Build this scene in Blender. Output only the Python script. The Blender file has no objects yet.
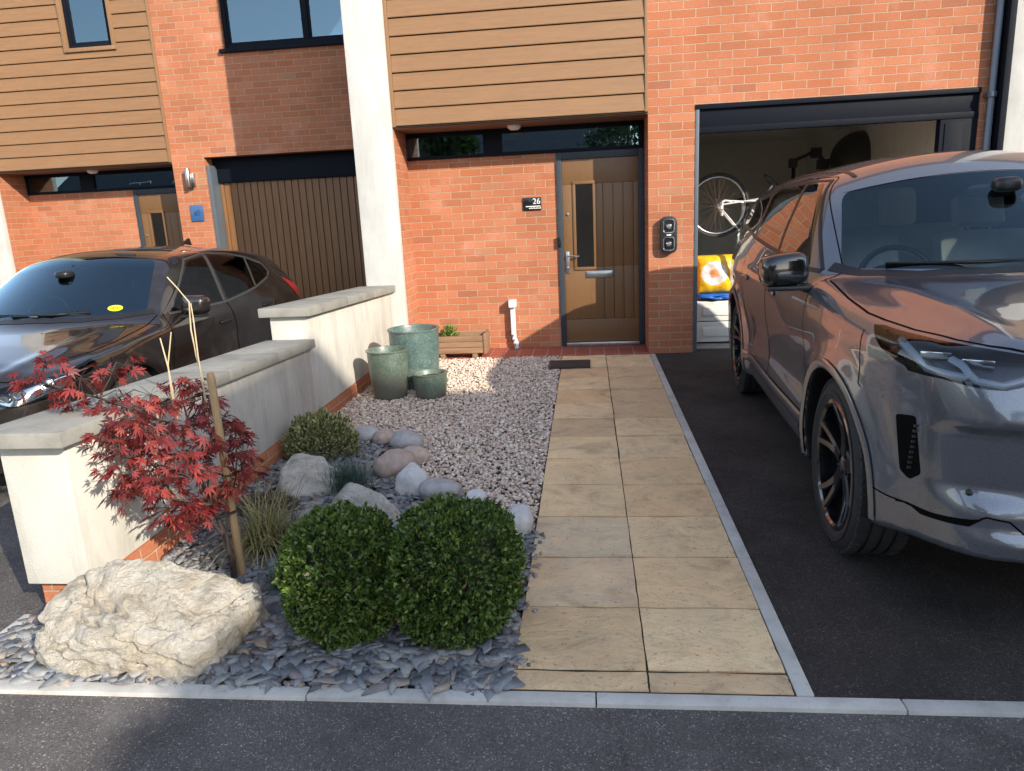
import bpy, bmesh, math, random
import numpy as np
from mathutils import Vector, Matrix, Euler

S = bpy.context.scene
COL = S.collection
PI = math.pi
R = math.radians

# ------------------------------------------------------------------ camera, sky, sun, exposure
cam_d = bpy.data.cameras.new("camera")
cam = bpy.data.objects.new("camera", cam_d)
COL.objects.link(cam)
S.camera = cam
YAW, PITCH, ROLL = 0.10916656788, 0.2347176428, -0.0486390513
cam.location = (-0.60569, -7.48957, 1.49388)
_f = Vector((-math.sin(YAW) * math.cos(PITCH), math.cos(YAW) * math.cos(PITCH), -math.sin(PITCH)))
_r0 = Vector((math.cos(YAW), math.sin(YAW), 0))
_u0 = _r0.cross(_f)
_r = math.cos(ROLL) * _r0 + math.sin(ROLL) * _u0
_u = -math.sin(ROLL) * _r0 + math.cos(ROLL) * _u0
cam.rotation_euler = Matrix((_r, _u, -_f)).transposed().to_euler()
cam_d.sensor_fit = 'HORIZONTAL'
cam_d.sensor_width = 36.0
cam_d.lens = 734.0816 / 1024 * 36.0
cam_d.clip_start = 0.05
cam_d.clip_end = 600

SUN_TO = Vector((1.05, -1.0, 0.72)).normalized()      # towards the sun
SUN_EL = math.asin(SUN_TO.z)
SUN_AZ = math.atan2(SUN_TO.x, SUN_TO.y)
W = bpy.data.worlds.new("World")
S.world = W
W.use_nodes = True
_nt = W.node_tree
_bg = _nt.nodes["Background"]
_sky = _nt.nodes.new("ShaderNodeTexSky")
_sky.sky_type = 'NISHITA'
_sky.sun_disc = False
_sky.sun_elevation = SUN_EL
_sky.sun_rotation = SUN_AZ
_sky.air_density = 1.0
_sky.dust_density = 0.6
_sky.ozone_density = 1.6
_hs = _nt.nodes.new('ShaderNodeHueSaturation')
_hs.inputs['Saturation'].default_value = 0.72
_nt.links.new(_sky.outputs[0], _hs.inputs['Color'])
_nt.links.new(_hs.outputs[0], _bg.inputs[0])
_bg.inputs[1].default_value = 0.15
sl = bpy.data.lights.new("sun", 'SUN')
sl.energy = 3.0
sl.angle = R(0.53)
sl.color = (1.0, 0.90, 0.76)
sun = bpy.data.objects.new("sun", sl)
COL.objects.link(sun)
sun.rotation_euler = (-SUN_TO).to_track_quat('-Z', 'Y').to_euler()
sun.location = (20, -20, 20)
S.view_settings.view_transform = 'Standard'
S.view_settings.look = 'None'
S.view_settings.exposure = 1.24
S.view_settings.gamma = 1.0
S.view_settings.use_curve_mapping = False
S.render.engine = 'CYCLES'
S.cycles.max_bounces = 8
S.cycles.transparent_max_bounces = 24
S.cycles.use_denoising = True

# ------------------------------------------------------------------ helpers
def tag(o, label=None, cat=None, group=None, kind=None):
    if label: o['label'] = label
    if cat: o['category'] = cat
    if group: o['group'] = group
    if kind: o['kind'] = kind
    return o

def empty(name, label, cat, loc=(0, 0, 0), rz=0.0, group=None):
    o = bpy.data.objects.new(name, None)
    COL.objects.link(o)
    o.location = loc
    o.rotation_euler = (0, 0, rz)
    o.empty_display_size = 0.1
    return tag(o, label, cat, group)

def link(name, me, mat, parent=None, loc=None):
    o = bpy.data.objects.new(name, me)
    COL.objects.link(o)
    if mat is not None:
        for m in (mat if isinstance(mat, (list, tuple)) else [mat]):
            me.materials.append(m)
    if parent is not None: o.parent = parent
    if loc is not None: o.location = loc
    return o

def obj(name, bm, mat, parent=None, smooth=False, bevel=0.0, loc=None, seg=2):
    if bevel > 0:
        bmesh.ops.remove_doubles(bm, verts=bm.verts, dist=1e-5)
        es = [e for e in bm.edges if len(e.link_faces) == 2 and e.calc_face_angle(0) > 0.5]
        bmesh.ops.bevel(bm, geom=es, offset=bevel, segments=seg, affect='EDGES', profile=0.6, clamp_overlap=True)
    me = bpy.data.meshes.new(name)
    bm.to_mesh(me)
    bm.free()
    if smooth or bevel > 0:
        me.polygons.foreach_set('use_smooth', [True] * len(me.polygons))
        if not smooth or smooth == 'auto':
            me.set_sharp_from_angle(angle=R(40))
    return link(name, me, mat, parent, loc)

def np_mesh(name, V, F, mat, parent=None, smooth=False, loc=None):
    """V (n,3), F (m,k) arrays, one polygon size"""
    V = np.asarray(V, np.float32); F = np.asarray(F, np.int32)
    me = bpy.data.meshes.new(name)
    me.vertices.add(len(V)); me.vertices.foreach_set('co', V.ravel())
    k = F.shape[1]
    me.loops.add(F.size); me.loops.foreach_set('vertex_index', F.ravel())
    me.polygons.add(len(F))
    me.polygons.foreach_set('loop_start', np.arange(0, F.size, k, dtype=np.int32))
    if smooth: me.polygons.foreach_set('use_smooth', np.ones(len(F), bool))
    me.update(calc_edges=True)
    me.validate()
    return link(name, me, mat, parent, loc)

def box(bm, x0, x1, y0, y1, z0, z1, M=None):
    vs = [bm.verts.new(p) for p in ((x0, y0, z0), (x1, y0, z0), (x1, y1, z0), (x0, y1, z0), (x0, y0, z1), (x1, y0, z1), (x1, y1, z1), (x0, y1, z1))]
    if M is not None:
        for v in vs: v.co = M @ v.co
    for f in ((3, 2, 1, 0), (4, 5, 6, 7), (0, 1, 5, 4), (1, 2, 6, 5), (2, 3, 7, 6), (3, 0, 4, 7)):
        bm.faces.new([vs[i] for i in f])
    return vs

def BX(*a, M=None):
    bm = bmesh.new()
    box(bm, *a, M=M)
    return bm

def prism(bm, pts, axis, a, b):
    """extrude polygon (2d pts) along axis from a to b. axis 0: pts=(y,z); 1: (x,z); 2: (x,y)"""
    def P(p, t):
        return {0: (t, p[0], p[1]), 1: (p[0], t, p[1]), 2: (p[0], p[1], t)}[axis]
    A = [bm.verts.new(P(p, a)) for p in pts]
    B = [bm.verts.new(P(p, b)) for p in pts]
    n = len(pts)
    fs = [bm.faces.new(A), bm.faces.new(list(reversed(B)))]
    for i in range(n):
        fs.append(bm.faces.new((A[i], B[i], B[(i + 1) % n], A[(i + 1) % n])))
    bmesh.ops.recalc_face_normals(bm, faces=fs)

def tube(bm, pts, rad, n=8, caps=True):
    """tube along points; rad number or list"""
    pts = [Vector(p) for p in pts]
    if not isinstance(rad, (list, tuple)): rad = [rad] * len(pts)
    rings = []
    up = Vector((0.123, 0.31, 0.94)).normalized()
    for i, p in enumerate(pts):
        d = (pts[min(i + 1, len(pts) - 1)] - pts[max(i - 1, 0)])
        if d.length < 1e-9: d = Vector((0, 0, 1))
        d.normalize()
        a = d.cross(up)
        if a.length < 1e-3: a = d.cross(Vector((1, 0, 0)))
        a.normalize(); b = d.cross(a); up = b.cross(d) if b.cross(d).length > .1 else up
        rings.append([bm.verts.new(p + (a * math.cos(2 * PI * k / n) + b * math.sin(2 * PI * k / n)) * rad[i]) for k in range(n)])
    for r0, r1 in zip(rings, rings[1:]):
        for k in range(n):
            bm.faces.new((r0[k], r1[k], r1[(k + 1) % n], r0[(k + 1) % n]))
    if caps:
        bm.faces.new(list(rings[0])); bm.faces.new(list(reversed(rings[-1])))
    return rings

def lathe(bm, prof, n=32, M=None, close=False):
    """prof list of (r,z), round z axis"""
    rings = []
    for r, z in prof:
        ring = [bm.verts.new((r * math.cos(2 * PI * k / n), r * math.sin(2 * PI * k / n), z)) for k in range(n)]
        rings.append(ring)
    pairs = list(zip(rings, rings[1:]))
    if close: pairs.append((rings[-1], rings[0]))
    for a, b in pairs:
        for k in range(n):
            bm.faces.new((a[k], a[(k + 1) % n], b[(k + 1) % n], b[k]))
    if not close:
        if prof[0][0] > 1e-4: bm.faces.new(list(reversed(rings[0])))
        if prof[-1][0] > 1e-4: bm.faces.new(rings[-1])
    if M is not None:
        for ring in rings:
            for v in ring: v.co = M @ v.co
    bmesh.ops.remove_doubles(bm, verts=[v for r in rings for v in r], dist=1e-6)

def join_bm(dst, src, M):
    vm = {}
    for v in src.verts: vm[v] = dst.verts.new(M @ v.co)
    for f in src.faces:
        try: dst.faces.new([vm[v] for v in f.verts])
        except ValueError: pass

def fillet(poly, r, n=4):
    """round the corners of a 2d polygon; r number or list"""
    out = []
    N = len(poly)
    for i in range(N):
        p0, p1, p2 = (np.array(poly[(i + k) % N], float) for k in (-1, 0, 1))
        ri = r[i] if isinstance(r, (list, tuple)) else r
        a = p0 - p1; b = p2 - p1
        la, lb = np.linalg.norm(a), np.linalg.norm(b)
        d = min(ri, la * .45, lb * .45)
        if d < 1e-4: out.append(tuple(p1)); continue
        A = p1 + a / la * d; B = p1 + b / lb * d
        for k in range(n + 1):
            t = k / n
            out.append(tuple((1 - t) ** 2 * A + 2 * t * (1 - t) * p1 + t * t * B))
    return out

# ------------------------------------------------------------------ materials
class NT:
    def __init__(s, name):
        s.m = bpy.data.materials.new(name); s.m.use_nodes = True
        s.t = s.m.node_tree; s.b = s.t.nodes["Principled BSDF"]
        s.out = s.t.nodes["Material Output"]
    def n(s, typ, **kw):
        nd = s.t.nodes.new(typ)
        for k, v in kw.items():
            if k.startswith('i_'):
                key = k[2:]
                nd.inputs[int(key) if key.isdigit() else key.replace('_', ' ')].default_value = v
            else: setattr(nd, k, v)
        return nd
    def l(s, a, b): s.t.links.new(a, b)
    def ramp(s, fac, stops, interp='LINEAR'):
        r = s.n('ShaderNodeValToRGB'); cr = r.color_ramp; cr.interpolation = interp
        while len(cr.elements) < len(stops): cr.elements.new(0.5)
        for e, (p, c) in zip(cr.elements, stops):
            e.position = p; e.color = (*c[:3], 1) if len(c) >= 3 else (c[0],) * 3 + (1,)
        s.l(fac, r.inputs[0]); return r.outputs[0]
    def mix(s, fac, a, b, mode='MIX'):
        m = s.n('ShaderNodeMix', data_type='RGBA', blend_type=mode)
        for idx, v in ((0, fac), (6, a), (7, b)):
            if hasattr(v, 'is_linked') or isinstance(v, bpy.types.NodeSocket): s.l(v, m.inputs[idx])
            else: m.inputs[idx].default_value = v if idx == 0 else (*v[:3], 1)
        return m.outputs[2]
    def math(s, op, a, b=None, c=None):
        m = s.n('ShaderNodeMath', operation=op)
        for i, v in enumerate((a, b, c)):
            if v is None: continue
            if isinstance(v, bpy.types.NodeSocket): s.l(v, m.inputs[i])
            else: m.inputs[i].default_value = v
        return m.outputs[0]
    def coord(s, kind='Object'):
        return s.n('ShaderNodeTexCoord').outputs[kind]
    def pos(s): return s.n('ShaderNodeNewGeometry').outputs['Position']
    def noise(s, vec, scale, detail=4, rough=.55, dist=0.0):
        t = s.n('ShaderNodeTexNoise', i_Scale=scale, i_Detail=detail, i_Roughness=rough, i_Distortion=dist)
        s.l(vec, t.inputs['Vector']); return t.outputs['Fac']
    def scale(s, vec, sc):
        m = s.n('ShaderNodeMapping'); m.inputs['Scale'].default_value = sc; s.l(vec, m.inputs[0]); return m.outputs[0]
    def bump(s, h, strength=.3, dist=.01, normal=None):
        b = s.n('ShaderNodeBump', i_Strength=strength, i_Distance=dist); s.l(h, b.inputs['Height'])
        if normal is not None: s.l(normal, b.inputs['Normal'])
        return b.outputs[0]
    def set(s, col=None, rough=None, normal=None, metal=None, spec=None, coat=None, coat_r=None):
        for k, v in (('Base Color', col), ('Roughness', rough), ('Normal', normal), ('Metallic', metal), ('Specular IOR Level', spec), ('Coat Weight', coat), ('Coat Roughness', coat_r)):
            if v is None: continue
            if isinstance(v, bpy.types.NodeSocket): s.l(v, s.b.inputs[k])
            elif k == 'Base Color': s.b.inputs[k].default_value = (*v[:3], 1)
            else: s.b.inputs[k].default_value = v
        return s.m

def mul(c, k): return tuple(min(1, x * k) for x in c)

def plain(name, col, rough=.5, metal=0, var=.12, nscale=8, bump=.05, bscale=60, coat=0, spec=.5):
    n = NT(name); c = n.coord()
    f = n.noise(c, nscale, 5)
    colr = n.ramp(f, [(.3, mul(col, 1 - var)), (.7, mul(col, 1 + var))])
    rg = n.math('ADD', n.math('MULTIPLY', n.noise(c, nscale * 2.3, 3), .16), rough - .08)
    nm = n.bump(n.noise(c, bscale, 4), bump, .004) if bump > 0 else None
    return n.set(colr, rg, nm, metal, spec, coat, .05)

def two_tone(name, stops, rough=.8, nscale=4, detail=8, bump=.3, bscale=30, bdist=.01, space='Object', dist=0., stretch=None):
    n = NT(name); c = n.coord() if space == 'Object' else n.pos()
    if stretch: c = n.scale(c, stretch)
    colr = n.ramp(n.noise(c, nscale, detail, .6, dist), stops)
    nm = n.bump(n.noise(c, bscale, 6, .6), bump, bdist)
    return n.set(colr, rough, nm)

def island(name, stops, rough=.7, rough2=None, nscale=40, nvar=.25, bump=.2, bscale=120, trans=0.0):
    """each loose piece of the mesh gets its own tone"""
    n = NT(name); g = n.n('ShaderNodeNewGeometry'); c = n.coord()
    base = n.ramp(g.outputs['Random Per Island'], stops)
    nz = n.noise(c, nscale, 4)
    dark = n.ramp(nz, [(.25, (1 - nvar,) * 3), (.75, (1 + nvar * .4,) * 3)])
    colr = n.mix(1.0, base, dark, 'MULTIPLY')
    nm = n.bump(n.noise(c, bscale, 3), bump, .003) if bump else None
    m = n.set(colr, rough, nm)
    if trans > 0:
        tr = n.n('ShaderNodeBsdfTranslucent'); n.l(colr, tr.inputs[0])
        mx = n.n('ShaderNodeMixShader', i_0=trans)
        n.l(n.b.outputs[0], mx.inputs[1]); n.l(tr.outputs[0], mx.inputs[2]); n.l(mx.outputs[0], n.out.inputs[0])
    return m

def brick_mat(name):
    n = NT(name)
    g = n.n('ShaderNodeNewGeometry'); p = n.n('ShaderNodeSeparateXYZ'); n.l(g.outputs['Position'], p.inputs[0])
    nr = n.n('ShaderNodeSeparateXYZ'); n.l(g.outputs['True Normal'], nr.inputs[0])
    side = n.math('GREATER_THAN', n.math('ABSOLUTE', nr.outputs[0]), .6)
    u = n.math('ADD', n.math('MULTIPLY', p.outputs[0], n.math('SUBTRACT', 1.0, side)), n.math('MULTIPLY', n.math('ADD', p.outputs[1], .06), side))
    v = n.math('ADD', p.outputs[2], .0135)
    cv = n.n('ShaderNodeCombineXYZ'); n.l(n.math('ADD', u, 20.145), cv.inputs[0]); n.l(v, cv.inputs[1])
    # small wobble so that courses are hand laid
    wob = n.n('ShaderNodeTexNoise', i_Scale=9.0, i_Detail=2.0); n.l(g.outputs['Position'], wob.inputs['Vector'])
    wv = n.n('ShaderNodeVectorMath', operation='MULTIPLY_ADD'); n.l(wob.outputs['Color'], wv.inputs[0])
    wv.inputs[1].default_value = (.008, .008, 0); n.l(cv.outputs[0], wv.inputs[2])
    b = n.n('ShaderNodeTexBrick', offset=.5, squash=1.0, i_Scale=1.0, i_Mortar_Size=.0052, i_Mortar_Smooth=.25, i_Bias=0.0, i_Brick_Width=.225, i_Row_Height=.075)
    b.inputs['Color1'].default_value = (0, 0, 0, 1); b.inputs['Color2'].default_value = (1, 1, 1, 1)
    n.l(wv.outputs[0], b.inputs['Vector'])
    tone = n.ramp(b.outputs['Color'], [(0, (.34, .130, .074)), (.07, (.395, .145, .070)), (.3, (.43, .156, .080)), (.65, (.47, .182, .095)), (.93, (.41, .140, .066)), (1, (.40, .195, .11))])
    pos = g.outputs['Position']
    fine = n.noise(pos, 70, 5, .7)
    tone = n.mix(1.0, tone, n.ramp(fine, [(.25, (.78,) * 3), (.75, (1.15,) * 3)]), 'MULTIPLY')
    big = n.noise(pos, 1.1, 3)
    tone = n.mix(n.math('MULTIPLY', n.ramp(n.noise(pos, 2.2, 6, .7), [(.55, (0,) * 3), (.8, (.35,) * 3)]), 1.0), tone, (.55, .40, .33))
    mort = n.ramp(n.noise(pos, 30, 3), [(.3, (.40, .25, .165)), (.7, (.50, .345, .235))])
    colr = n.mix(b.outputs['Fac'], tone, mort)
    colr = n.mix(1.0, colr, n.ramp(big, [(.3, (.86,) * 3), (.7, (1.08,) * 3)]), 'MULTIPLY')
    h = n.math('ADD', n.math('MULTIPLY', n.math('SUBTRACT', 1.0, b.outputs['Fac']), 1.0), n.math('MULTIPLY', fine, .45))
    return n.set(colr, .88, n.bump(h, .9, .007), spec=.2)

def tarmac(name, lo, hi, fleck):
    n = NT(name); pos = n.pos()
    v = n.n('ShaderNodeTexVoronoi', i_Scale=250.0); n.l(pos, v.inputs['Vector'])
    sep = n.n('ShaderNodeSeparateColor'); n.l(v.outputs['Color'], sep.inputs[0])
    grain = n.ramp(sep.outputs[0], [(0, lo), (.75, hi), (.93, hi), (1, fleck)])
    patch = n.ramp(n.noise(pos, 1.7, 7, .65), [(.32, (.60,) * 3), (.5, (1.0,) * 3), (.68, (1.3,) * 3)])
    colr = n.mix(1.0, grain, patch, 'MULTIPLY')
    dust = n.ramp(n.noise(pos, 3.1, 8, .7, .6), [(.56, (0,) * 3), (.78, (.40,) * 3)])
    colr = n.mix(dust, colr, mul(fleck, .75))
    h = n.math('SUBTRACT', 1.0, v.outputs['Distance'])
    return n.set(colr, .85, n.bump(h, .55, .004), spec=.25)

def slab_mat(name):
    n = NT(name); g = n.n('ShaderNodeNewGeometry'); pos = g.outputs['Position']
    base = n.ramp(g.outputs['Random Per Island'], [(0, (.60, .44, .27)), (.25, (.76, .55, .32)), (.5, (.80, .61, .37)), (.75, (.72, .48, .265)), (1, (.66, .53, .36))])
    st = n.noise(pos, 5, 8, .62, .8)
    colr = n.mix(1.0, base, n.ramp(st, [(.25, (.55, .52, .50)), (.45, (.94, .92, .89)), (.75, (1.16, 1.11, 1.02))]), 'MULTIPLY')
    grn = n.ramp(n.noise(pos, 2.3, 6, .7), [(.5, (0,) * 3), (.8, (.4,) * 3)])
    colr = n.mix(grn, colr, (.34, .29, .20))
    rust = n.ramp(n.noise(n.scale(pos, (1, 1.4, 1)), 3.6, 6, .65, 1.0), [(.50, (0,) * 3), (.74, (.55,) * 3)])
    colr = n.mix(rust, colr, (.66, .40, .20))
    vein = n.math('ABSOLUTE', n.math('SUBTRACT', n.noise(n.scale(pos, (1, 1.3, 1)), 3.3, 6, .6, 1.4), .5))
    colr = n.mix(n.ramp(vein, [(0, (.30,) * 3), (.010, (0,) * 3)]), colr, (.30, .22, .14))
    spots = n.ramp(n.noise(pos, 60, 4, .7), [(.60, (0,) * 3), (.68, (.75,) * 3)])
    colr = n.mix(spots, colr, (.20, .16, .11))
    riven = n.noise(n.scale(pos, (1, 1.7, 1)), 6, 8, .6, 1.2)
    return n.set(colr, .8, n.bump(n.math('ADD', riven, n.math('MULTIPLY', n.noise(pos, 45, 4), .25)), .45, .03), spec=.3)

def render_mat(name, col, stain=.5):
    n = NT(name); pos = n.pos()
    c1 = n.ramp(n.noise(pos, 3, 6, .6), [(.3, mul(col, .9)), (.7, mul(col, 1.05))])
    streak = n.ramp(n.noise(n.scale(pos, (3.2, 3.2, .75)), 1.6, 8, .72, .5), [(.46, (0,) * 3), (.74, (stain,) * 3)])
    c1 = n.mix(streak, c1, (.30, .28, .24))
    grit = n.noise(pos, 160, 3, .6)
    return n.set(c1, .92, n.bump(grit, .5, .005), spec=.2)

def concrete(name, col, stain=.4):
    n = NT(name); pos = n.pos(); g = n.n('ShaderNodeNewGeometry')
    c1 = n.ramp(n.noise(pos, 7, 8, .65), [(.28, mul(col, .72)), (.5, col), (.74, mul(col, 1.18))])
    c1 = n.mix(1.0, c1, n.ramp(g.outputs['Random Per Island'], [(0, (.88,) * 3), (1, (1.1,) * 3)]), 'MULTIPLY')
    lich = n.ramp(n.noise(pos, 14, 7, .75), [(.56, (0,) * 3), (.74, (stain,) * 3)])
    c1 = n.mix(lich, c1, (.16, .15, .12))
    return n.set(c1, .9, n.bump(n.noise(pos, 90, 5, .7), .4, .004), spec=.25)

def wood(name, col, rough=.55, grain_axis=0, var=.2, coat=0):
    n = NT(name); pos = n.coord(); sc = [14, 14, 14]; sc[grain_axis] = .9
    g = n.noise(n.scale(pos, tuple(sc)), 3.0, 6, .6, .4)
    g2 = n.noise(n.scale(pos, tuple(5 * x for x in sc)), 3.0, 3)
    colr = n.ramp(g, [(.3, mul(col, 1 - var)), (.7, mul(col, 1 + var))])
    colr = n.mix(1.0, colr, n.ramp(g2, [(.3, (.9,) * 3), (.7, (1.06,) * 3)]), 'MULTIPLY')
    return n.set(colr, rough, n.bump(g2, .25, .002), coat=coat, coat_r=.2)

def glass(name, tint=(.75, .8, .8), refl=1.0, rough=.0, ior=1.75):
    n = NT(name)
    tr = n.n('ShaderNodeBsdfTransparent'); tr.inputs[0].default_value = (*tint, 1)
    gl = n.n('ShaderNodeBsdfGlossy', i_Roughness=rough); gl.inputs[0].default_value = (refl, refl, refl, 1) if not isinstance(refl, tuple) else (*refl, 1)
    fr = n.n('ShaderNodeFresnel', i_IOR=ior)
    wave = n.bump(n.noise(n.coord(), 2.0, 1), .03, .02); n.l(wave, gl.inputs['Normal'])
    mx = n.n('ShaderNodeMixShader'); n.l(fr.outputs[0], mx.inputs[0]); n.l(tr.outputs[0], mx.inputs[1]); n.l(gl.outputs[0], mx.inputs[2])
    n.l(mx.outputs[0], n.out.inputs[0])
    return n.m

M_brick = brick_mat('red brick')
M_road = tarmac('road asphalt', (.066, .059, .056), (.128, .114, .107), (.34, .31, .28))
M_drive = tarmac('dark new tarmac', (.024, .020, .018), (.050, .043, .039), (.13, .115, .105))
M_slab = slab_mat('buff riven slab')
M_render = render_mat('white render', (.55, .545, .515), .38)
M_wallrender = render_mat('weathered white render', (.56, .545, .49), .72)
M_cope = concrete('grey concrete coping', (.27, .265, .235), .9)
M_kerb = concrete('pale kerb concrete', (.50, .48, .44), .6)
M_anth = plain('anthracite frame', (.006, .008, .014), .6, spec=.12, var=.08, bump=.02)
M_anth3 = plain('anthracite door frame', (.035, .044, .056), .5, var=.06, bump=.02, spec=.3)
M_anth2 = plain('blue grey aluminium', (.085, .105, .125), .4, var=.06, bump=.02)
M_clad = wood('tan timber cladding', (.240, .128, .058), .62, 0, .10)
M_clad_trim = wood('tan cladding trim', (.245, .136, .066), .62, 2, .08)
M_soffit = wood('brown soffit', (.20, .10, .055), .6, 0, .12)
M_doorwood = wood('brown front door', (.165, .083, .030), .45, 2, .10)
M_garwood = wood('brown garage door', (.205, .098, .038), .42, 2, .13)
M_winglass = glass('window glass', (.60, .62, .62), (.62, .86, 1.0), ior=2.7)
M_steel = plain('brushed steel', (.5, .5, .5), .3, 1.0, .06, bump=.02)
M_black = plain('black plastic', (.015, .015, .016), .45, var=.1, bump=.03)
M_white = plain('white plastic', (.75, .75, .74), .4, var=.03, bump=.02)
M_plaster = plain('garage plaster', (.82, .79, .72), .9, var=.06, bump=.1)
M_tile = None
# ------------------------------------------------------------------ ground, roads, paths
def sheet(name, pts, z, mat, kind='structure'):
    bm = bmesh.new()
    f = bm.faces.new([bm.verts.new((x, y, z)) for x, y in pts])
    if f.normal.z < 0: f.normal_flip()
    o = obj(name, bm, mat)
    return tag(o, kind=kind)
M_soil = two_tone('dark soil', [(.3, (.035, .026, .02)), (.7, (.08, .062, .048))], .95, 12, 8, .6, 50, .02, 'W')
M_ground = two_tone('earth and grass', [(.3, (.05, .06, .03)), (.7, (.09, .085, .05))], .95, .8, 8, .5, 12, .03, 'W')
sheet('ground', [(-300, -300), (300, -300), (300, 300), (-300, 300)], -.16, M_ground)
# the road as one gently graded mesh
bm = bmesh.new()
xs = [-60, -2.9, 3.6, 60]
prev = None
for y, z in ((-10.6, -.012), (-5.505, -.012)):
    row = [bm.verts.new((x, y, z)) for x in xs]
    if prev:
        for i in range(3): bm.faces.new((prev[i], prev[i + 1], row[i + 1], row[i]))
    prev = row
tag(obj('road', bm, M_road), kind='structure')
sheet('far_pavement', [(-60, -12.6), (60, -12.6), (60, -10.6), (-60, -10.6)], .06, M_cope)
# house driveways
bm = bmesh.new()
for (x0, x1) in ((.055, 3.3),):
    v = [bm.verts.new(p) for p in ((x0, -5.452, -.004), (x1, -5.452, -.004), (x1, .16, -.004), (x0, .16, -.004))]
    bm.faces.new(v)
tag(obj('tarmac_driveway', bm, M_drive), kind='structure')
bm = bmesh.new()
pr = None
for y, z in ((-5.505, -.012), (-5.2, -.02), (-4.2, -.13), (2.4, -.13)):
    r = [bm.verts.new((x, y, z)) for x in (-9.2, -2.86)]
    if pr: bm.faces.new((pr[0], pr[1], r[1], r[0]))
    pr = r
tag(obj('neighbour_driveway', bm, M_road), kind='structure')
bm = bmesh.new()
v = [bm.verts.new(p) for p in ((3.6, -5.5, -.006), (14, -5.5, -.006), (14, 3, -.006), (3.6, 3, -.006))]
bm.faces.new(v)
tag(obj('side_driveway', bm, M_drive), kind='structure')
# kerb: flush concrete edging in lengths with open joints
bm = bmesh.new()
x = -2.84
for L in (1.30, .93, .915, .915, .915, .915):
    box(bm, x + .002, x + L - .002, -5.508, -5.456 + .004 * random.random(), -.12, .004)
    x += L
k = obj('kerb', bm, M_kerb, bevel=.004)
tag(k, kind='structure')
bm = bmesh.new()
y = -5.452
while y < -.08:
    y2 = min(y + .914, -.07)
    box(bm, .003, .056, y + .002, y2 - .002, -.12, .006)
    y = y2
tag(obj('path_edging', bm, M_kerb, bevel=.004), kind='structure')
bm = bmesh.new()
box(bm, -2.90, -2.845, -5.50, -5.03, -.12, .0)
tag(obj('bed_edging', bm, M_kerb, bevel=.004), kind='structure')
# paved path: two columns of riven slabs, each its own island with open joints
bm = bmesh.new()
rowsY = [-5.452, -5.345, -4.954, -4.541, -4.107, -3.682, -3.246, -2.805, -2.384, -1.96, -1.515, -1.06, -.66, -.075]
random.seed(4)
for a, b in zip(rowsY, rowsY[1:]):
    for (x0, x1) in ((-.880, -.4425), (-.4395, .0)):
        j = lambda: random.uniform(-.002, .002)
        z = .010 + random.uniform(-.0022, .0022)
        # each slab is a subdivided top with a wavy riven edge
        nx, ny = 6, 6
        X0, X1, Y0, Y1 = x0 + j() + .002, x1 + j() - .002, a + .006 + j() * .5, b - .006 + j() * .5
        g = [[bm.verts.new((X0 + (X1 - X0) * i / nx + (random.uniform(-.0015, .0015)), Y0 + (Y1 - Y0) * k / ny + random.uniform(-.0015, .0015), z + .0015 * math.sin(7 * x0 + 5.1 * i + 3.3 * k + a * 9) - (.003 if i in (0, nx) or k in (0, ny) else 0))) for i in range(nx + 1)] for k in range(ny + 1)]
        for k in range(ny):
            for i in range(nx): bm.faces.new((g[k][i], g[k][i + 1], g[k + 1][i + 1], g[k + 1][i]))
        rim = [g[0][i] for i in range(nx + 1)] + [g[k][nx] for k in range(1, ny + 1)] + [g[ny][i] for i in range(nx - 1, -1, -1)] + [g[k][0] for k in range(ny - 1, 0, -1)]
        low = [bm.verts.new((v.co.x, v.co.y, -.03)) for v in rim]
        for i in range(len(rim)):
            bm.faces.new((rim[i], low[i], low[(i + 1) % len(rim)], rim[(i + 1) % len(rim)]))
bmesh.ops.recalc_face_normals(bm, faces=bm.faces)
o = obj('path', bm, M_slab, smooth='auto')
tag(o, kind='structure')
M_joint = two_tone('dirty sand joint', [(.3, (.020, .019, .013)), (.7, (.060, .055, .036))], .95, 9, 8, .5, 60, .004, 'W')
sheet('path_bed', [(-.885, -5.456), (.0025, -5.456), (.0025, -.07), (-.885, -.07)], .0018, M_joint)
# planting bed soil under gravel and slate
sheet('garden_bed', [(-2.86, -5.455), (-.885, -5.455), (-.885, -.0), (-2.6, -.0), (-2.6, -5.0), (-2.86, -5.0)], -.014, M_soil)
# red quarry tile threshold strip in front of the recess
n = NT('red quarry tile')
pos = n.pos()
bt = n.n('ShaderNodeTexBrick', offset=0.0, i_Scale=1.0, i_Mortar_Size=.004, i_Brick_Width=.15, i_Row_Height=.30, i_Mortar_Smooth=.2)
n.l(pos, bt.inputs['Vector'])
bt.inputs['Color1'].default_value = (.30, .075, .045, 1); bt.inputs['Color2'].default_value = (.36, .10, .06, 1); bt.inputs['Mortar'].default_value = (.36, .30, .25, 1)
cc = n.mix(1.0, bt.outputs['Color'], n.ramp(n.noise(pos, 14, 5), [(.3, (.8,) * 3), (.7, (1.1,) * 3)]), 'MULTIPLY')
M_tile = n.set(cc, .7, n.bump(n.math('SUBTRACT', 1.0, bt.outputs['Fac']), .4, .005))
bm = bmesh.new(); box(bm, -2.53, -.003, -.06, .498, -.1, .006)
tag(obj('tiled_threshold', bm, M_tile, bevel=.004), kind='structure')
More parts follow.
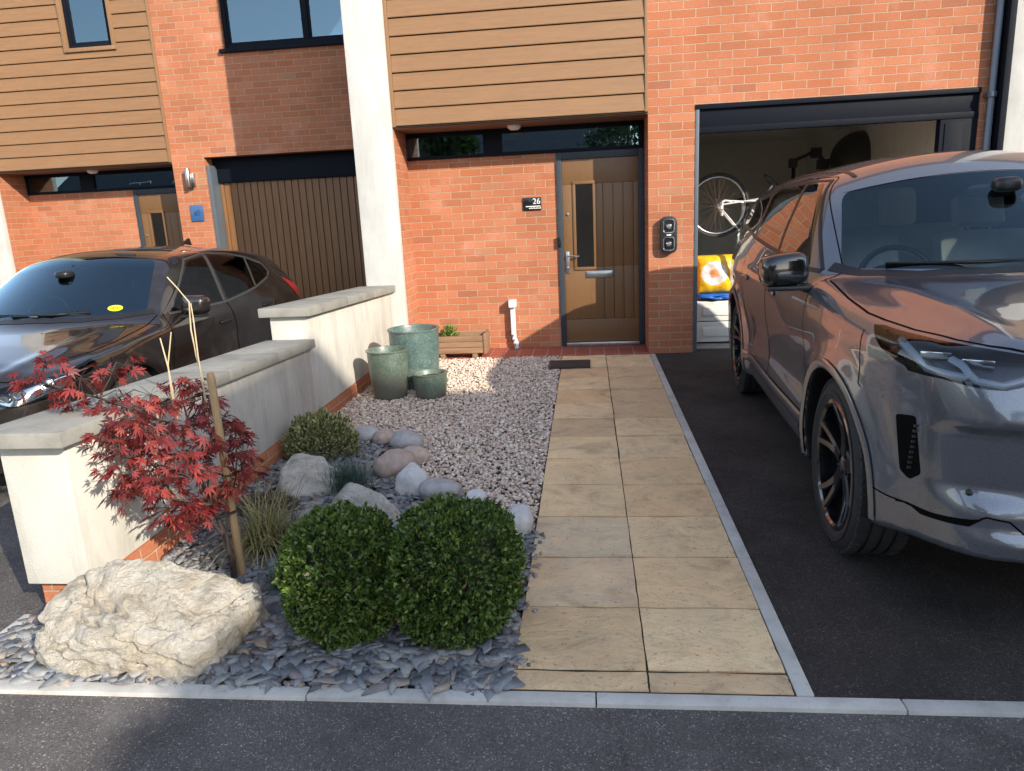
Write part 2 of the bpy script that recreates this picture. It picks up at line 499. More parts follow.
# ------------------------------------------------------------------ houses
def boards(bm, x0, x1, z0, z1, pitch, hole=None, y=0.0):
    z = z0
    while z < z1 - .01:
        t = min(z + pitch, z1)
        segs = [(x0, x1)]
        if hole and t > hole[2] + .002 and z < hole[3] - .002:
            segs = [(x0, hole[0]), (hole[1], x1)]
        for a, b in segs:
            if b - a < .01: continue
            prism(bm, [(y + .04, z + .004), (y - .022, z + .004), (y - .024, z + .010), (y - .008, t - .006), (y + .04, t - .006)], 0, a, b)
        if hole and z + .03 < hole[2] < t:
            prism(bm, [(y + .04, z + .004), (y - .022, z + .004), (y - .024, z + .010), (y - .010, hole[2] - .001), (y + .04, hole[2] - .001)], 0, hole[0], hole[1])
        z = t

def window(parent, x0, x1, z0, z1, y, mull=(), name='window', fr=.045, sash=True):
    bm = bmesh.new()
    for a in (box(bm, x0, x1, y - .035, y + .03, z0, z0 + fr), box(bm, x0, x1, y - .035, y + .03, z1 - fr, z1)): pass
    box(bm, x0, x0 + fr, y - .034, y + .029, z0 + fr, z1 - fr)
    box(bm, x1 - fr, x1, y - .034, y + .029, z0 + fr, z1 - fr)
    edges = [x0 + fr]
    for m in mull:
        box(bm, m - fr * .55, m + fr * .55, y - .033, y + .028, z0 + fr, z1 - fr)
        edges += [m - fr * .55, m + fr * .55]
    edges.append(x1 - fr)
    w = obj(name, bm, M_anth, parent, bevel=.004)
    for a, b in zip(edges[::2], edges[1::2]):
        s = .028 if sash else 0
        if sash:
            bm = bmesh.new()
            box(bm, a + .001, b - .001, y - .022, y + .02, z0 + fr + .001, z0 + fr + s); box(bm, a + .001, b - .001, y - .022, y + .02, z1 - fr - s, z1 - fr - .001)
            box(bm, a + .001, a + s, y - .021, y + .019, z0 + fr + s, z1 - fr - s); box(bm, b - s, b - .001, y - .021, y + .019, z0 + fr + s, z1 - fr - s)
            obj('sash', bm, M_anth, w, bevel=.003)
        bm = BX(a + s * .8, b - s * .8, y - .004, y + .004, z0 + fr + s * .8, z1 - fr - s * .8)
        obj('pane', bm, M_winglass, w)
    return w

M_obscure = glass('reeded door glass', (.22, .24, .23), .9, rough=.16, ior=2.0)
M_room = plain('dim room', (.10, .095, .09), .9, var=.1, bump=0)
M_curtain = plain('pale curtain', (.62, .60, .55), .9, var=.05, bump=.1, bscale=20)
M_tilesroof = two_tone('grey roof tile', [(.3, (.06, .06, .065)), (.7, (.10, .10, .105))], .8, 3, 6, .5, 20, .01, 'W')
M_groove = plain('dark groove', (.02, .012, .008), .8, var=0, bump=0)

def house(ox, oy, oz, label, opened, siding_window, upper_window, H=5.5, lite=False):
    h = empty('terraced_house', label, 'house', (ox, oy, oz))
    # brickwork
    GT = 2.375
    bm = bmesh.new()
    box(bm, 0, .44, 0, .6, -.1, GT)                          # pier beside the door
    if upper_window:
        a, b, c, d = upper_window
        box(bm, 0, 3.08, 0, .3, GT, c); box(bm, 0, a, 0, .3, c, d); box(bm, b, 3.08, 0, .3, c, d); box(bm, 0, 3.08, 0, .3, d, H)
    else:
        box(bm, 0, 3.08, 0, .3, GT, H)
    box(bm, 2.985, 3.08, 0, .3, -.1, GT)                     # strip beyond the garage
    box(bm, -2.54, -.909, .5, .8, -.1, 2.046)                # recessed wall under the strip window
    box(bm, -2.60, -2.477, .0, .52, -.1, 2.317)              # return of the recess
    box(bm, .001, .30, .6, .8, -.1, 2.36)
    obj('brick_wall', bm, M_brick, h)
    # white rendered party wall
    bm = bmesh.new(); box(bm, -2.87, -2.482, -.10, -.001, -.15, H + .4); box(bm, -2.87, -2.604, -.001, 3.2, -.15, H + .39)
    bmesh.ops.remove_doubles(bm, verts=bm.verts, dist=1e-5)
    obj('party_wall', bm, M_render, h, bevel=.010)
    # timber cladding
    bm = bmesh.new()
    boards(bm, -2.445, -.034, 2.343, H, .1632, siding_window)
    obj('cladding', bm, M_clad, h)
    for a, b in ((-2.481, -2.447), (-.031, -.001)):
        obj('corner_trim', BX(a, b, -.027, .04, 2.338, H), M_clad_trim, h, bevel=.003)
    obj('backing', BX(-2.44, -.04, .042, .06, 2.35, H) if not siding_window else BX(-2.44, -.04, .30, .32, 2.35, H), M_groove, h)
    bm = bmesh.new()
    for k in range(4): box(bm, -2.53, -.001, .001 + k * .124, .119 + k * .124, 2.318, 2.334)
    obj('soffit', bm, M_soffit, h, bevel=.003)
    obj('drip_bead', BX(-2.481, -.001, -.026, .0, 2.331, 2.3375), M_groove, h)
    # upper body and roof
    if not lite:
        obj('roof', (lambda b: (prism(b, [(-.35, H - .02), (2.8, H + 1.9), (5.9, H - .02)], 0, -2.47, 3.08), b)[1])(bmesh.new()), M_tilesroof, h)
    bm = bmesh.new()
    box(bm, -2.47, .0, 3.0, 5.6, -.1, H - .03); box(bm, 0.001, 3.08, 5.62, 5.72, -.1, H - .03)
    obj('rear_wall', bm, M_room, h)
    # strip window over the recess
    yw = .5
    bm = bmesh.new()
    x0, x1, z0, z1 = -2.53, -.002, 2.047, 2.317
    box(bm, x0, x1, yw - .02, yw + .06, z0, z0 + .035); box(bm, x0, x1, yw - .02, yw + .06, z1 - .045, z1)
    for a, b in ((x0, x0 + .06), (-1.66, -1.46), (x1 - .055, x1)):
        box(bm, a, b, yw - .019, yw + .059, z0 + .035, z1 - .045)
    w = obj('strip_window', bm, M_anth, h, bevel=.004)
    for a, b in ((x0 + .06, -1.66), (-1.46, x1 - .055)):
        obj('pane', BX(a - .004, b + .004, yw + .012, yw + .018, z0 + .03, z1 - .04), M_winglass, w)
    obj('curtain', BX(x0 + .07, x0 + .28, yw + .08, yw + .10, z0, z1), M_curtain, w)
    # room box behind the recess, open to the windows
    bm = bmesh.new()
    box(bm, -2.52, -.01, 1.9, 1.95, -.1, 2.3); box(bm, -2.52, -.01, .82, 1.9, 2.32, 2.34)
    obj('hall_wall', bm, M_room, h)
    # front door
    dy = .5
    bm = bmesh.new()
    box(bm, -.908, -.852, dy - .02, dy + .06, .006, 2.046); box(bm, -.06, -.003, dy - .02, dy + .06, .006, 2.046)
    box(bm, -.852, -.06, dy - .019, dy + .059, 1.975, 2.045)
    fr = obj('door_frame', bm, M_anth3, h, bevel=.004)
    # leaf with an opening for the glazed panel and vertical grooves
    gx0, gx1, gz0, gz1 = -.715, -.535, .86, 1.72
    bm = bmesh.new()
    def planks(a, b, c, d, y0=dy, step=.105):
        x = a
        while x < b - .004:
            e = min(x + step, b)
            if b - e < .03: e = b
            box(bm, x + (.002 if x > a else 0), e - (.002 if e < b else 0), y0, y0 + .045, c, d); x = e
    planks(-.851, gx0, gz0, gz1, step=.2); planks(gx1, -.061, gz0, gz1)
    planks(-.851, gx0, .30, gz0 - .001, step=.2); planks(gx0, gx1, .30, gz0 - .001, step=.2); planks(gx1, -.061, .30, gz0 - .001)
    box(bm, -.851, -.061, dy, dy + .045, .05, .297)
    box(bm, -.851, -.061, dy, dy + .045, gz1 + .001, 1.974)
    d = obj('front_door', bm, M_doorwood, h, bevel=.0025)
    bm = bmesh.new()
    box(bm, -.85, -.062, dy + .02, dy + .04, .06, gz0 - .05); box(bm, gx1 + .05, -.062, dy + .02, dy + .04, gz0 - .05, 1.96)
    obj('door_core', bm, M_groove, d)
    bm = bmesh.new()
    t = .03
    box(bm, gx0 - t, gx1 + t, dy - .014, dy + .002, gz0 - t, gz0); box(bm, gx0 - t, gx1 + t, dy - .014, dy + .002, gz1, gz1 + t)
    box(bm, gx0 - t, gx0, dy - .0135, dy + .002, gz0, gz1); box(bm, gx1, gx1 + t, dy - .0135, dy + .002, gz0, gz1)
    vf = obj('vision_frame', bm, M_doorwood, d, bevel=.004)
    obj('vision_panel', BX(gx0 - .002, gx1 + .002, dy + .012, dy + .022, gz0 - .002, gz1 + .002), M_obscure, d)
    bm = bmesh.new(); box(bm, -.62, -.34, dy - .012, dy - .0005, .745, .815); box(bm, -.605, -.355, dy - .018, dy - .012, .757, .803)
    obj('letterbox', bm, M_steel, d, bevel=.003)
    bm = bmesh.new()
    box(bm, -.833, -.795, dy - .010, dy - .0005, .80, 1.03)
    tube(bm, [(-.814, dy - .005, .985), (-.814, dy - .05, .985), (-.80, dy - .056, .985), (-.69, dy - .056, .985)], .0095, 10)
    lathe(bm, [(.013, 0), (.013, .02), (.004, .021)], 14, Matrix.Translation((-.814, dy - .010, .86)) @ Matrix.Rotation(PI / 2, 4, 'X'))
    obj('handle', bm, M_steel, d, bevel=.0015)
    bm = bmesh.new(); lathe(bm, [(.014, 0), (.014, .012), (.005, .013)], 16, Matrix.Translation((-.80, dy - .0005, 1.42)) @ Matrix.Rotation(PI / 2, 4, 'X'))
    obj('spyhole', bm, M_steel, d, smooth='auto')
    obj('threshold', BX(-.852, -.06, dy - .05, dy + .05, .007, .048), M_steel, fr, bevel=.006)
    # garage opening
    fy = .03 if opened else .26
    zt = GT
    zh = 2.14
    if opened:
        bm = bmesh.new(); box(bm, .442, .478, -.006, .10, -.0, zt - .004); obj('garage_jamb', bm, M_anth2, h, bevel=.003)
        bm = bmesh.new(); box(bm, 2.66, 2.984, .012, .10, -.0, zh); box(bm, 2.70, 2.86, .003, .012, -.0, zh - .06); obj('garage_jamb', bm, M_anth, h, bevel=.004)
        bm = bmesh.new(); box(bm, .442, 2.984, -.012, .10, zt - .045, zt - .003); box(bm, .442, 2.984, .02, .10, zh + .03, zt - .045); box(bm, .442, 2.984, .004, .10, zh - .025, zh + .03)
        obj('garage_header', bm, M_anth, h, bevel=.005)
        bm = bmesh.new()
        box(bm, .302, .44, .62, 5.6, 0, 2.5); box(bm, 3.0, 3.079, .31, 5.6, -.1, 2.5); box(bm, .44, 3.0, 5.45, 5.6, 0, 2.5)
        box(bm, .44, 3.0, .302, 5.45, 2.38, 2.45)
        obj('garage_lining', bm, M_plaster, h)
        obj('garage_floor', BX(.44, 3.0, .161, 5.45, -.05, .0), M_cope, h)
        bm = bmesh.new()                                    # garage door raised flat under the ceiling
        box(bm, .56, 2.62, .55, 2.6, 2.32, 2.36)
        obj('raised_garage_door', bm, M_plaster, h, bevel=.004)
    else:
        bm = bmesh.new(); box(bm, .442, .49, .02, .30, -.1, zt - .10); obj('garage_jamb', bm, M_anth2, h, bevel=.003)
        bm = bmesh.new(); box(bm, .442, 2.984, .20, .30, 2.06, zt - .002); obj('garage_header', bm, M_anth, h, bevel=.004)
        for a_, b_ in ((.492, .535), (2.93, 2.984)): obj('garage_frame', BX(a_, b_, .235, .30, -.1, 2.055), M_garwood, h, bevel=.003)
        bm = bmesh.new()
        x = .537
        while x < 2.92:
            x2 = min(x + .094, 2.929)
            prism(bm, [(x, .262), (x + .006, .25), (x2 - .010, .25), (x2 - .005, .262)], 2, -.1, 2.053)
            x = x2
        g = obj('garage_door', bm, M_garwood, h)
        obj('door_backing', BX(.49, 2.98, .2625, .32, -.1, 2.06), M_groove, g)
    if siding_window:
        a, b, c, d_ = siding_window
        bm = bmesh.new()
        t = .045
        box(bm, a - .002, b + .002, -.04, .1, c - .002, c + t); box(bm, a - .002, b + .002, -.04, .1, d_ - t, d_ + .002)
        box(bm, a - .002, a + t, -.039, .1, c + t, d_ - t); box(bm, b - t, b + .002, -.039, .1, c + t, d_ - t)
        obj('window_surround', bm, M_clad_trim, h, bevel=.003)
        window(h, a + t + .002, b - t - .002, c + t + .002, d_ - t - .002, .05)
        obj('curtain', BX(b - .33, b - t - .05, .12, .14, c + t, d_ - t), M_curtain, h)
    if upper_window:
        a, b, c, d_ = upper_window
        window(h, a + .003, b - .003, c + .003, d_ - .003, .07, [(a + b) / 2 + .12], fr=.05)
        obj('window_sill', BX(a - .05, b + .05, -.045, .06, c - .045, c + .001), M_anth, h, bevel=.006)
        obj('curtain', BX(a + .06, a + .26, .16, .18, c, d_), M_curtain, h)
    return h

house(0, 0, 0, 'brick and tan timber house with open garage and brown front door', True, None, None)
house(-5.95, 2.0, -.035, 'set back neighbouring house with closed brown garage door and window in its cladding', False, (-1.20, -.50, 3.735, 4.9), (.90, 2.80, 3.64, 4.9))
# ------------------------------------------------------------------ car bodies as smooth implicit solids
def tab(xs, ys, sm=.03):
    X = np.linspace(xs[0] - .5, xs[-1] + .5, 800)
    Y = np.interp(X, xs, ys)
    k = max(1, int(sm / (X[1] - X[0])))
    if k > 1:
        w = np.hanning(2 * k + 3); w /= w.sum()
        Yp = np.pad(Y, k + 1, mode='edge')
        Y = np.convolve(Yp, w, 'valid')
    return lambda v: np.interp(v, X, Y)
def smax(a, b, k):
    h = np.maximum(k - np.abs(a - b), 0) / k
    return np.maximum(a, b) + h * h * k * .25
def smin(a, b, k): return -smax(-a, -b, k)
def sst(a, b, x):
    t = np.clip((x - a) / (b - a), 0, 1)
    return t * t * (3 - 2 * t)

class SUV:
    L, HW, H = 4.6, .955, 1.74
    wheels = (.87, 3.61); wz = .37; wr = .368; arch = .415; ww = .235; track = .80
    W = staticmethod(tab([.15, .30, .42, .56, .70, .84, .94, 1.03, 1.10, 1.30, 1.50, 1.62, 1.72, 1.8], [.87, .905, .915, .918, .928, .940, .943, .928, .895, .825, .735, .665, .59, .50], .05))
    ins = staticmethod(tab([0, .05, .1, .2, .35, .55, .8, 1.1, 3.2, 3.9, 4.3, 4.5, 4.6], [.36, .26, .20, .125, .065, .03, .008, 0, 0, .015, .05, .10, .17], .06))
    hood = staticmethod(tab([-.1, 0, .06, .14, .3, .6, 1.0, 1.4, 1.8], [.80, .93, .985, 1.02, 1.055, 1.09, 1.125, 1.155, 1.17], .06))
    roof = staticmethod(tab([1.4, 1.8, 2.1, 2.6, 3.2, 3.8, 4.2, 4.5], [1.60, 1.65, 1.685, 1.71, 1.705, 1.675, 1.635, 1.58], .25))
    front = staticmethod(tab([.15, .24, .30, .40, .46, .60, .76, .84, .92, 1.0, 1.1], [.16, .09, .035, .02, .025, .01, .0, .02, .045, .09, .2], .04))
    rear = staticmethod(tab([.2, .5, .8, 1.0, 1.12, 1.4, 1.62], [4.50, 4.58, 4.6, 4.57, 4.52, 4.38, 4.30], .06))
    yb0, yb2, wslope, wz0 = 1.10, .34, .62, 1.135
    def parts(s, x, y, z):
        x = np.abs(x)
        f = s.W(z) - s.ins(y)
        for yw in s.wheels:
            r = np.sqrt((y - yw) ** 2 + (z - s.wz) ** 2)
            f = f + .030 * np.exp(-((r - .44) / .075) ** 2) * sst(.98, .80, z)
        # waist crease and scooped doors
        f = f - .014 * np.exp(-((z - .60) / .13) ** 2) * sst(1.25, 1.5, y) * sst(3.2, 2.95, y)
        side = (x - f) * .95
        hood = (z - (s.hood(y) - .045 * (x / .9) ** 2 - .018 * (x / .9) ** 6 + .012 * np.exp(-((x - .55 - .1 * y) / .06) ** 2) * sst(1.3, .9, y)))
        ws = ((z - s.wz0) - (y - (s.yb0 + s.yb2 * (x / .78) ** 2)) * s.wslope) * .85
        roof = z - (s.roof(y) - .105 * (x / .65) ** 2)
        cab = smax(ws, roof, .07)
        top = smin(hood, cab, .03)
        h = s.front(z) + .05 * (x / .7) ** 2 + .17 * (x / .95) ** 8
        h = h + .055 * sst(.47, .57, z) * sst(.79, .735, z) * sst(.895, .85, x) * sst(.15, .84, x)
        h = h - .018 * sst(.445, .385, z) * sst(.24, .31, z)
        front = (h - y) * .9
        rear = (y - (s.rear(z) - .06 * (x / .8) ** 2 - .12 * (x / .95) ** 8)) * .9
        bot = (.245 + .085 * sst(.75, .12, y)) - z
        return side, hood, cab, top, front, rear, bot, x
    def F(s, x, y, z):
        side, hood, cab, top, front, rear, bot, ax = s.parts(x, y, z)
        F = smax(side, top, .055)
        F = smax(F, front, .05); F = smax(F, rear, .06); F = smax(F, bot, .03)
        for yw in s.wheels:
            r = np.sqrt((y - yw) ** 2 + (z - s.wz) ** 2)
            F = smax(F, np.minimum(s.arch - r, ax - .55), .014)
        return F

class Hatch(SUV):
    L, HW, H = 4.378, .915, 1.47
    wheels = (.87, 3.57); wz = .325; wr = .325; arch = .365; ww = .215; track = .78
    W = staticmethod(tab([.1, .25, .36, .50, .66, .80, .88, .95, 1.03, 1.15, 1.28, 1.38, 1.45, 1.5], [.83, .87, .885, .890, .905, .912, .905, .878, .835, .775, .705, .64, .57, .50], .05))
    ins = staticmethod(tab([0, .05, .1, .2, .35, .55, .8, 1.1, 3.0, 3.6, 4.0, 4.25, 4.38], [.42, .30, .23, .145, .075, .03, .008, 0, 0, .02, .06, .12, .22], .06))
    hood = staticmethod(tab([-.1, 0, .06, .14, .3, .6, 1.0, 1.3, 1.8], [.58, .70, .76, .805, .85, .905, .965, 1.0, 1.02], .06))
    roof = staticmethod(tab([1.3, 1.6, 1.9, 2.3, 2.8, 3.3, 3.7, 4.0], [1.37, 1.425, 1.45, 1.465, 1.455, 1.42, 1.37, 1.31], .25))
    front = staticmethod(tab([.1, .2, .28, .40, .5, .6, .68, .76, .9], [.14, .07, .02, .01, .0, .01, .03, .08, .2], .04))
    rear = staticmethod(tab([.2, .4, .6, .82, .92, 1.0, 1.12, 1.3, 1.42], [4.26, 4.33, 4.37, 4.36, 4.32, 4.22, 4.05, 3.82, 3.68], .05))
    yb0, yb2, wslope, wz0 = 1.0, .36, .54, 1.0
    def parts(s, x, y, z):
        x = np.abs(x)
        f = s.W(z) - s.ins(y)
        for yw in s.wheels:
            r = np.sqrt((y - yw) ** 2 + (z - s.wz) ** 2)
            f = f + .022 * np.exp(-((r - .40) / .08) ** 2) * sst(.85, .70, z)
        f = f - .012 * np.exp(-((z - (.56 + .03 * y)) / .10) ** 2) * sst(1.15, 1.4, y) * sst(3.2, 2.9, y)
        side = (x - f) * .95
        hood = (z - (s.hood(y) - .055 * (x / .85) ** 2 - .03 * (x / .88) ** 6 + .010 * np.exp(-((x - .50 - .12 * y) / .06) ** 2) * sst(1.2, .8, y)))
        ws = ((z - s.wz0) - (y - (s.yb0 + s.yb2 * (x / .75) ** 2)) * s.wslope) * .86
        roof = z - (s.roof(y) - .07 * (x / .60) ** 2)
        cab = smax(ws, roof, .08)
        top = smin(hood, cab, .03)
        h = s.front(z) + .07 * (x / .7) ** 2 + .20 * (x / .92) ** 8
        front = (h - y) * .9
        rear = (y - (s.rear(z) - .06 * (x / .8) ** 2 - .14 * (x / .9) ** 8)) * .9
        bot = .18 - z
        return side, hood, cab, top, front, rear, bot, x
def car_grad(car, P):
    e = .004
    x, y, z = P[:, 0], P[:, 1], P[:, 2]
    g = np.stack([car.F(x + e, y, z) - car.F(x - e, y, z), car.F(x, y + e, z) - car.F(x, y - e, z), car.F(x, y, z + e) - car.F(x, y, z - e)], 1)
    ln = np.linalg.norm(g, axis=1, keepdims=True)
    return g / np.maximum(ln, 1e-9), (ln[:, 0] / (2 * e))

def surface_nets(car, h):
    X = np.arange(-1.06, 1.06 + h, h); Y = np.arange(-.08, car.L + .1, h); Z = np.arange(.10, car.H + .06, h)
    gx, gy, gz = np.meshgrid(X, Y, Z, indexing='ij')
    V = car.F(gx, gy, gz)
    nx, ny, nz = V.shape
    s = V < 0
    cnt = np.zeros((nx - 1, ny - 1, nz - 1), np.int8)
    cor = [(i, j, k) for i in (0, 1) for j in (0, 1) for k in (0, 1)]
    for i, j, k in cor: cnt += s[i:nx - 1 + i, j:ny - 1 + j, k:nz - 1 + k]
    act = (cnt > 0) & (cnt < 8)
    idx = -np.ones(act.shape, np.int64)
    ai = np.argwhere(act)
    idx[act] = np.arange(len(ai))
    acc = np.zeros((len(ai), 3)); num = np.zeros(len(ai))
    for a in range(8):
        for b in range(a + 1, 8):
            ca, cb = np.array(cor[a]), np.array(cor[b])
            if np.abs(ca - cb).sum() != 1: continue
            va = V[tuple((ai + ca).T)]; vb = V[tuple((ai + cb).T)]
            m = (va < 0) != (vb < 0)
            t = np.where(m, va / np.where(m, va - vb, 1), 0)
            p = ai + ca + (cb - ca) * t[:, None]
            acc += p * m[:, None]; num += m
    P = acc / num[:, None]
    P = np.stack([X[0] + P[:, 0] * h, Y[0] + P[:, 1] * h, Z[0] + P[:, 2] * h], 1)
    quads = []
    for ax in range(3):
        sl0 = [slice(None)] * 3; sl1 = [slice(None)] * 3
        sl0[ax] = slice(0, -1); sl1[ax] = slice(1, None)
        a, b = s[tuple(sl0)], s[tuple(sl1)]
        e = np.argwhere(a != b)
        o1, o2 = [(1, 2), (2, 0), (0, 1)][ax]
        ok = (e[:, o1] > 0) & (e[:, o2] > 0) & (e[:, o1] < V.shape[o1] - 1) & (e[:, o2] < V.shape[o2] - 1)
        e = e[ok]
        d1 = np.zeros(3, int); d1[o1] = 1; d2 = np.zeros(3, int); d2[o2] = 1
        q = np.stack([idx[tuple((e - d1 - d2).T)], idx[tuple((e - d2).T)], idx[tuple(e.T)], idx[tuple((e - d1).T)]], 1)
        flip = ~a[tuple(e.T)]
        q[flip] = q[flip][:, ::-1]
        quads.append(q)
    Q = np.concatenate(quads)
    for _ in range(4):
        g, ln = car_grad(car, P)
        f = car.F(P[:, 0], P[:, 1], P[:, 2])
        st = np.clip(f / np.maximum(ln, .3), -h * .5, h * .5)
        P = P - g * st[:, None] * .9
    return P, Q

def pin(poly, u, v):
    """points in polygon, vectorised"""
    u = np.asarray(u); v = np.asarray(v)
    inside = np.zeros(u.shape, bool)
    n = len(poly)
    for i in range(n):
        x1, y1 = poly[i]; x2, y2 = poly[(i + 1) % n]
        c = ((y1 > v) != (y2 > v)) & (u < (x2 - x1) * (v - y1) / ((y2 - y1) if abs(y2 - y1) > 1e-12 else 1e-12) + x1)
        inside ^= c
    return inside

class CarMesh:
    def __init__(s, car, h):
        s.car = car
        P, Q = surface_nets(car, h)
        me = bpy.data.meshes.new('tmp')
        me.from_pydata(P.tolist(), [], Q.tolist())
        s.bm = bmesh.new(); s.bm.from_mesh(me); bpy.data.meshes.remove(me)
        s.stamps = []
    def stamp(s, label, poly, U, Vv, D, dmin=-.1, cond=None):
        """cut polygon (in the plane spanned by U and Vv) through faces whose normal looks along D"""
        U, Vv, D = Vector(U), Vector(Vv), Vector(D)
        us = [p[0] for p in poly]; vs = [p[1] for p in poly]
        m = .05
        cand = []
        u0, u1, v0, v1 = min(us) - m, max(us) + m, min(vs) - m, max(vs) + m
        for f in s.bm.faces:
            c = f.verts[0].co
            if v0 < c.dot(Vv) < v1 and u0 < c.dot(U) < u1 and f.normal.dot(D) > dmin and (cond is None or cond(f.calc_center_median())):
                cand.append(f)
        n = len(poly)
        for i in range(n):
            a, b = poly[i], poly[(i + 1) % n]
            du, dv = b[0] - a[0], b[1] - a[1]
            ln = math.hypot(du, dv)
            if ln < 1e-6: continue
            no = (U * dv - Vv * du) / ln
            co = U * a[0] + Vv * a[1]
            lo, hi = (min(a[0], b[0]) - .03, min(a[1], b[1]) - .03), (max(a[0], b[0]) + .03, max(a[1], b[1]) + .03)
            near, rest = [], []
            for f in cand:
                c = f.calc_center_median(); u = c.dot(U); v = c.dot(Vv)
                (near if lo[0] < u < hi[0] and lo[1] < v < hi[1] else rest).append(f)
            if not near: continue
            geom = set(near)
            for f in near: geom.update(f.edges); geom.update(f.verts)
            res = bmesh.ops.bisect_plane(s.bm, geom=list(geom), dist=1e-5, plane_co=co, plane_no=no.normalized())
            new = [g for g in res['geom'] if isinstance(g, bmesh.types.BMFace)]
            cand = rest + [f for f in new if f.is_valid]
        s.stamps.append((label, poly, U, Vv, D, dmin, cond))
    def split(s, extra=None):
        s.bm.normal_update()
        fs = list(s.bm.faces)
        C = np.array([f.calc_center_median()[:] for f in fs]); N = np.array([f.normal[:] for f in fs])
        lab = np.array(['body'] * len(fs), dtype=object)
        if extra is not None: extra(C, N, lab)
        for label, poly, U, Vv, D, dmin, cond in s.stamps:
            m = pin(poly, C @ np.array(U), C @ np.array(Vv)) & (N @ np.array(D) > dmin)
            if cond is not None:
                for i in np.nonzero(m)[0]:
                    if not cond(Vector(C[i])): m[i] = False
            lab[m] = label
        s.labels = {}
        for f, l in zip(fs, lab): s.labels.setdefault(l, []).append(f)
        return s.labels
    def make(s, label, name, mat, parent, off=0.0, pick=None):
        """each connected patch with this label becomes a part of its own; pick: only patches on that side"""
        fs = s.labels.get(label)
        if not fs: print('no faces', label); return None
        todo = set(fs); out = []
        while todo:
            f0 = todo.pop(); st = [f0]; comp = [f0]
            while st:
                f = st.pop()
                for e in f.edges:
                    for q in e.link_faces:
                        if q in todo: todo.discard(q); st.append(q); comp.append(q)
            if len(comp) < 4 and label != 'body': continue
            out.append(comp)
        if label == 'body': out = [fs]
        made = []
        for comp in out:
            if pick is not None and comp[0].calc_center_median().x * pick < 0: continue
            vi = {}; vs = []; faces = []
            for f in comp:
                r = []
                for v in f.verts:
                    k = vi.get(v)
                    if k is None:
                        k = len(vs); vi[v] = k; vs.append(v.co[:])
                    r.append(k)
                faces.append(r)
            P = np.array(vs)
            g, _ = car_grad(s.car, P)
            f = s.car.F(P[:, 0], P[:, 1], P[:, 2]); P = P - g * np.clip(f, -.004, .004)[:, None]
            g, _ = car_grad(s.car, P)
            P = P + g * off
            me = bpy.data.meshes.new(name)
            me.from_pydata(P.tolist(), [], faces)
            me.polygons.foreach_set('use_smooth', [True] * len(me.polygons))
            me.normals_split_custom_set_from_vertices(g.tolist())
            made.append(link(name, me, mat, parent))
        return made[0] if made else None

def lamp_pair(cm, housing, root, off):
    out = {}
    for s in (-1, 1):
        out[s] = cm.make('headlamp', 'headlamp', M_lens, root, pick=s)
        cm.make('headlamp', 'lamp_housing', housing, out[s], off=off, pick=s)
    return out

def loose(name, bm, mat, parent, smooth=True):
    """one object for every loose piece in bm"""
    todo = set(bm.verts); first = None
    while todo:
        v0 = todo.pop(); st = [v0]; vs = [v0]
        while st:
            v = st.pop()
            for e in v.link_edges:
                w = e.other_vert(v)
                if w in todo: todo.discard(w); st.append(w); vs.append(w)
        nb = bmesh.new(); m = {v: nb.verts.new(v.co) for v in vs}
        for f in {f for v in vs for f in v.link_faces}:
            try: nb.faces.new([m[v] for v in f.verts])
            except ValueError: pass
        bmesh.ops.recalc_face_normals(nb, faces=nb.faces)
        o = obj(name, nb, mat, parent, smooth=smooth)
        first = first or o
    bm.free()
    return first

def project(car, pts, axis, sgn=1, off=0.0, smooth=0):
    """drop 2d points onto the solid. axis 'side': (y,z) from +-x; 'front': (x,z) from -y; 'top': (x,y) from +z"""
    out = []
    pts = np.array(pts, float)
    if axis == '3d':
        P = pts.copy()
        for _ in range(12):
            g, ln = car_grad(car, P)
            P = P - g * np.clip(car.F(P[:, 0], P[:, 1], P[:, 2]) / np.maximum(ln, .3), -.03, .03)[:, None] * .8
        g, _ = car_grad(car, P)
        return P + g * off, g
    t = np.linspace(0, 1.2, 1200)
    for a, b in pts:
        if axis == 'side': x = sgn * (1.1 - t); P = np.stack([x, np.full_like(t, a), np.full_like(t, b)], 1)
        elif axis == 'front': P = np.stack([np.full_like(t, a), -.2 + t * 2.2, np.full_like(t, b)], 1)
        elif axis == 'rear': P = np.stack([np.full_like(t, a), car.L + .1 - t, np.full_like(t, b)], 1)
        else: P = np.stack([np.full_like(t, a), np.full_like(t, b), 1.9 - t * 1.3], 1)
        v = car.F(P[:, 0], P[:, 1], P[:, 2])
        i = int(np.argmax(v < 0))
        if v[i] >= 0: continue
        if i > 0:
            q = v[i - 1] / (v[i - 1] - v[i]); out.append(P[i - 1] + (P[i] - P[i - 1]) * q)
        else: out.append(P[i])
    out = np.array(out)
    g, _ = car_grad(car, out)
    return out + g * off, g

def resample(pts, step, closed=False):
    pts = [np.array(p, float) for p in pts]
    if closed: pts = pts + [pts[0]]
    out = []
    for a, b in zip(pts, pts[1:]):
        n = max(1, int(np.linalg.norm(b - a) / step))
        for k in range(n): out.append(a + (b - a) * k / n)
    if not closed: out.append(pts[-1])
    return out

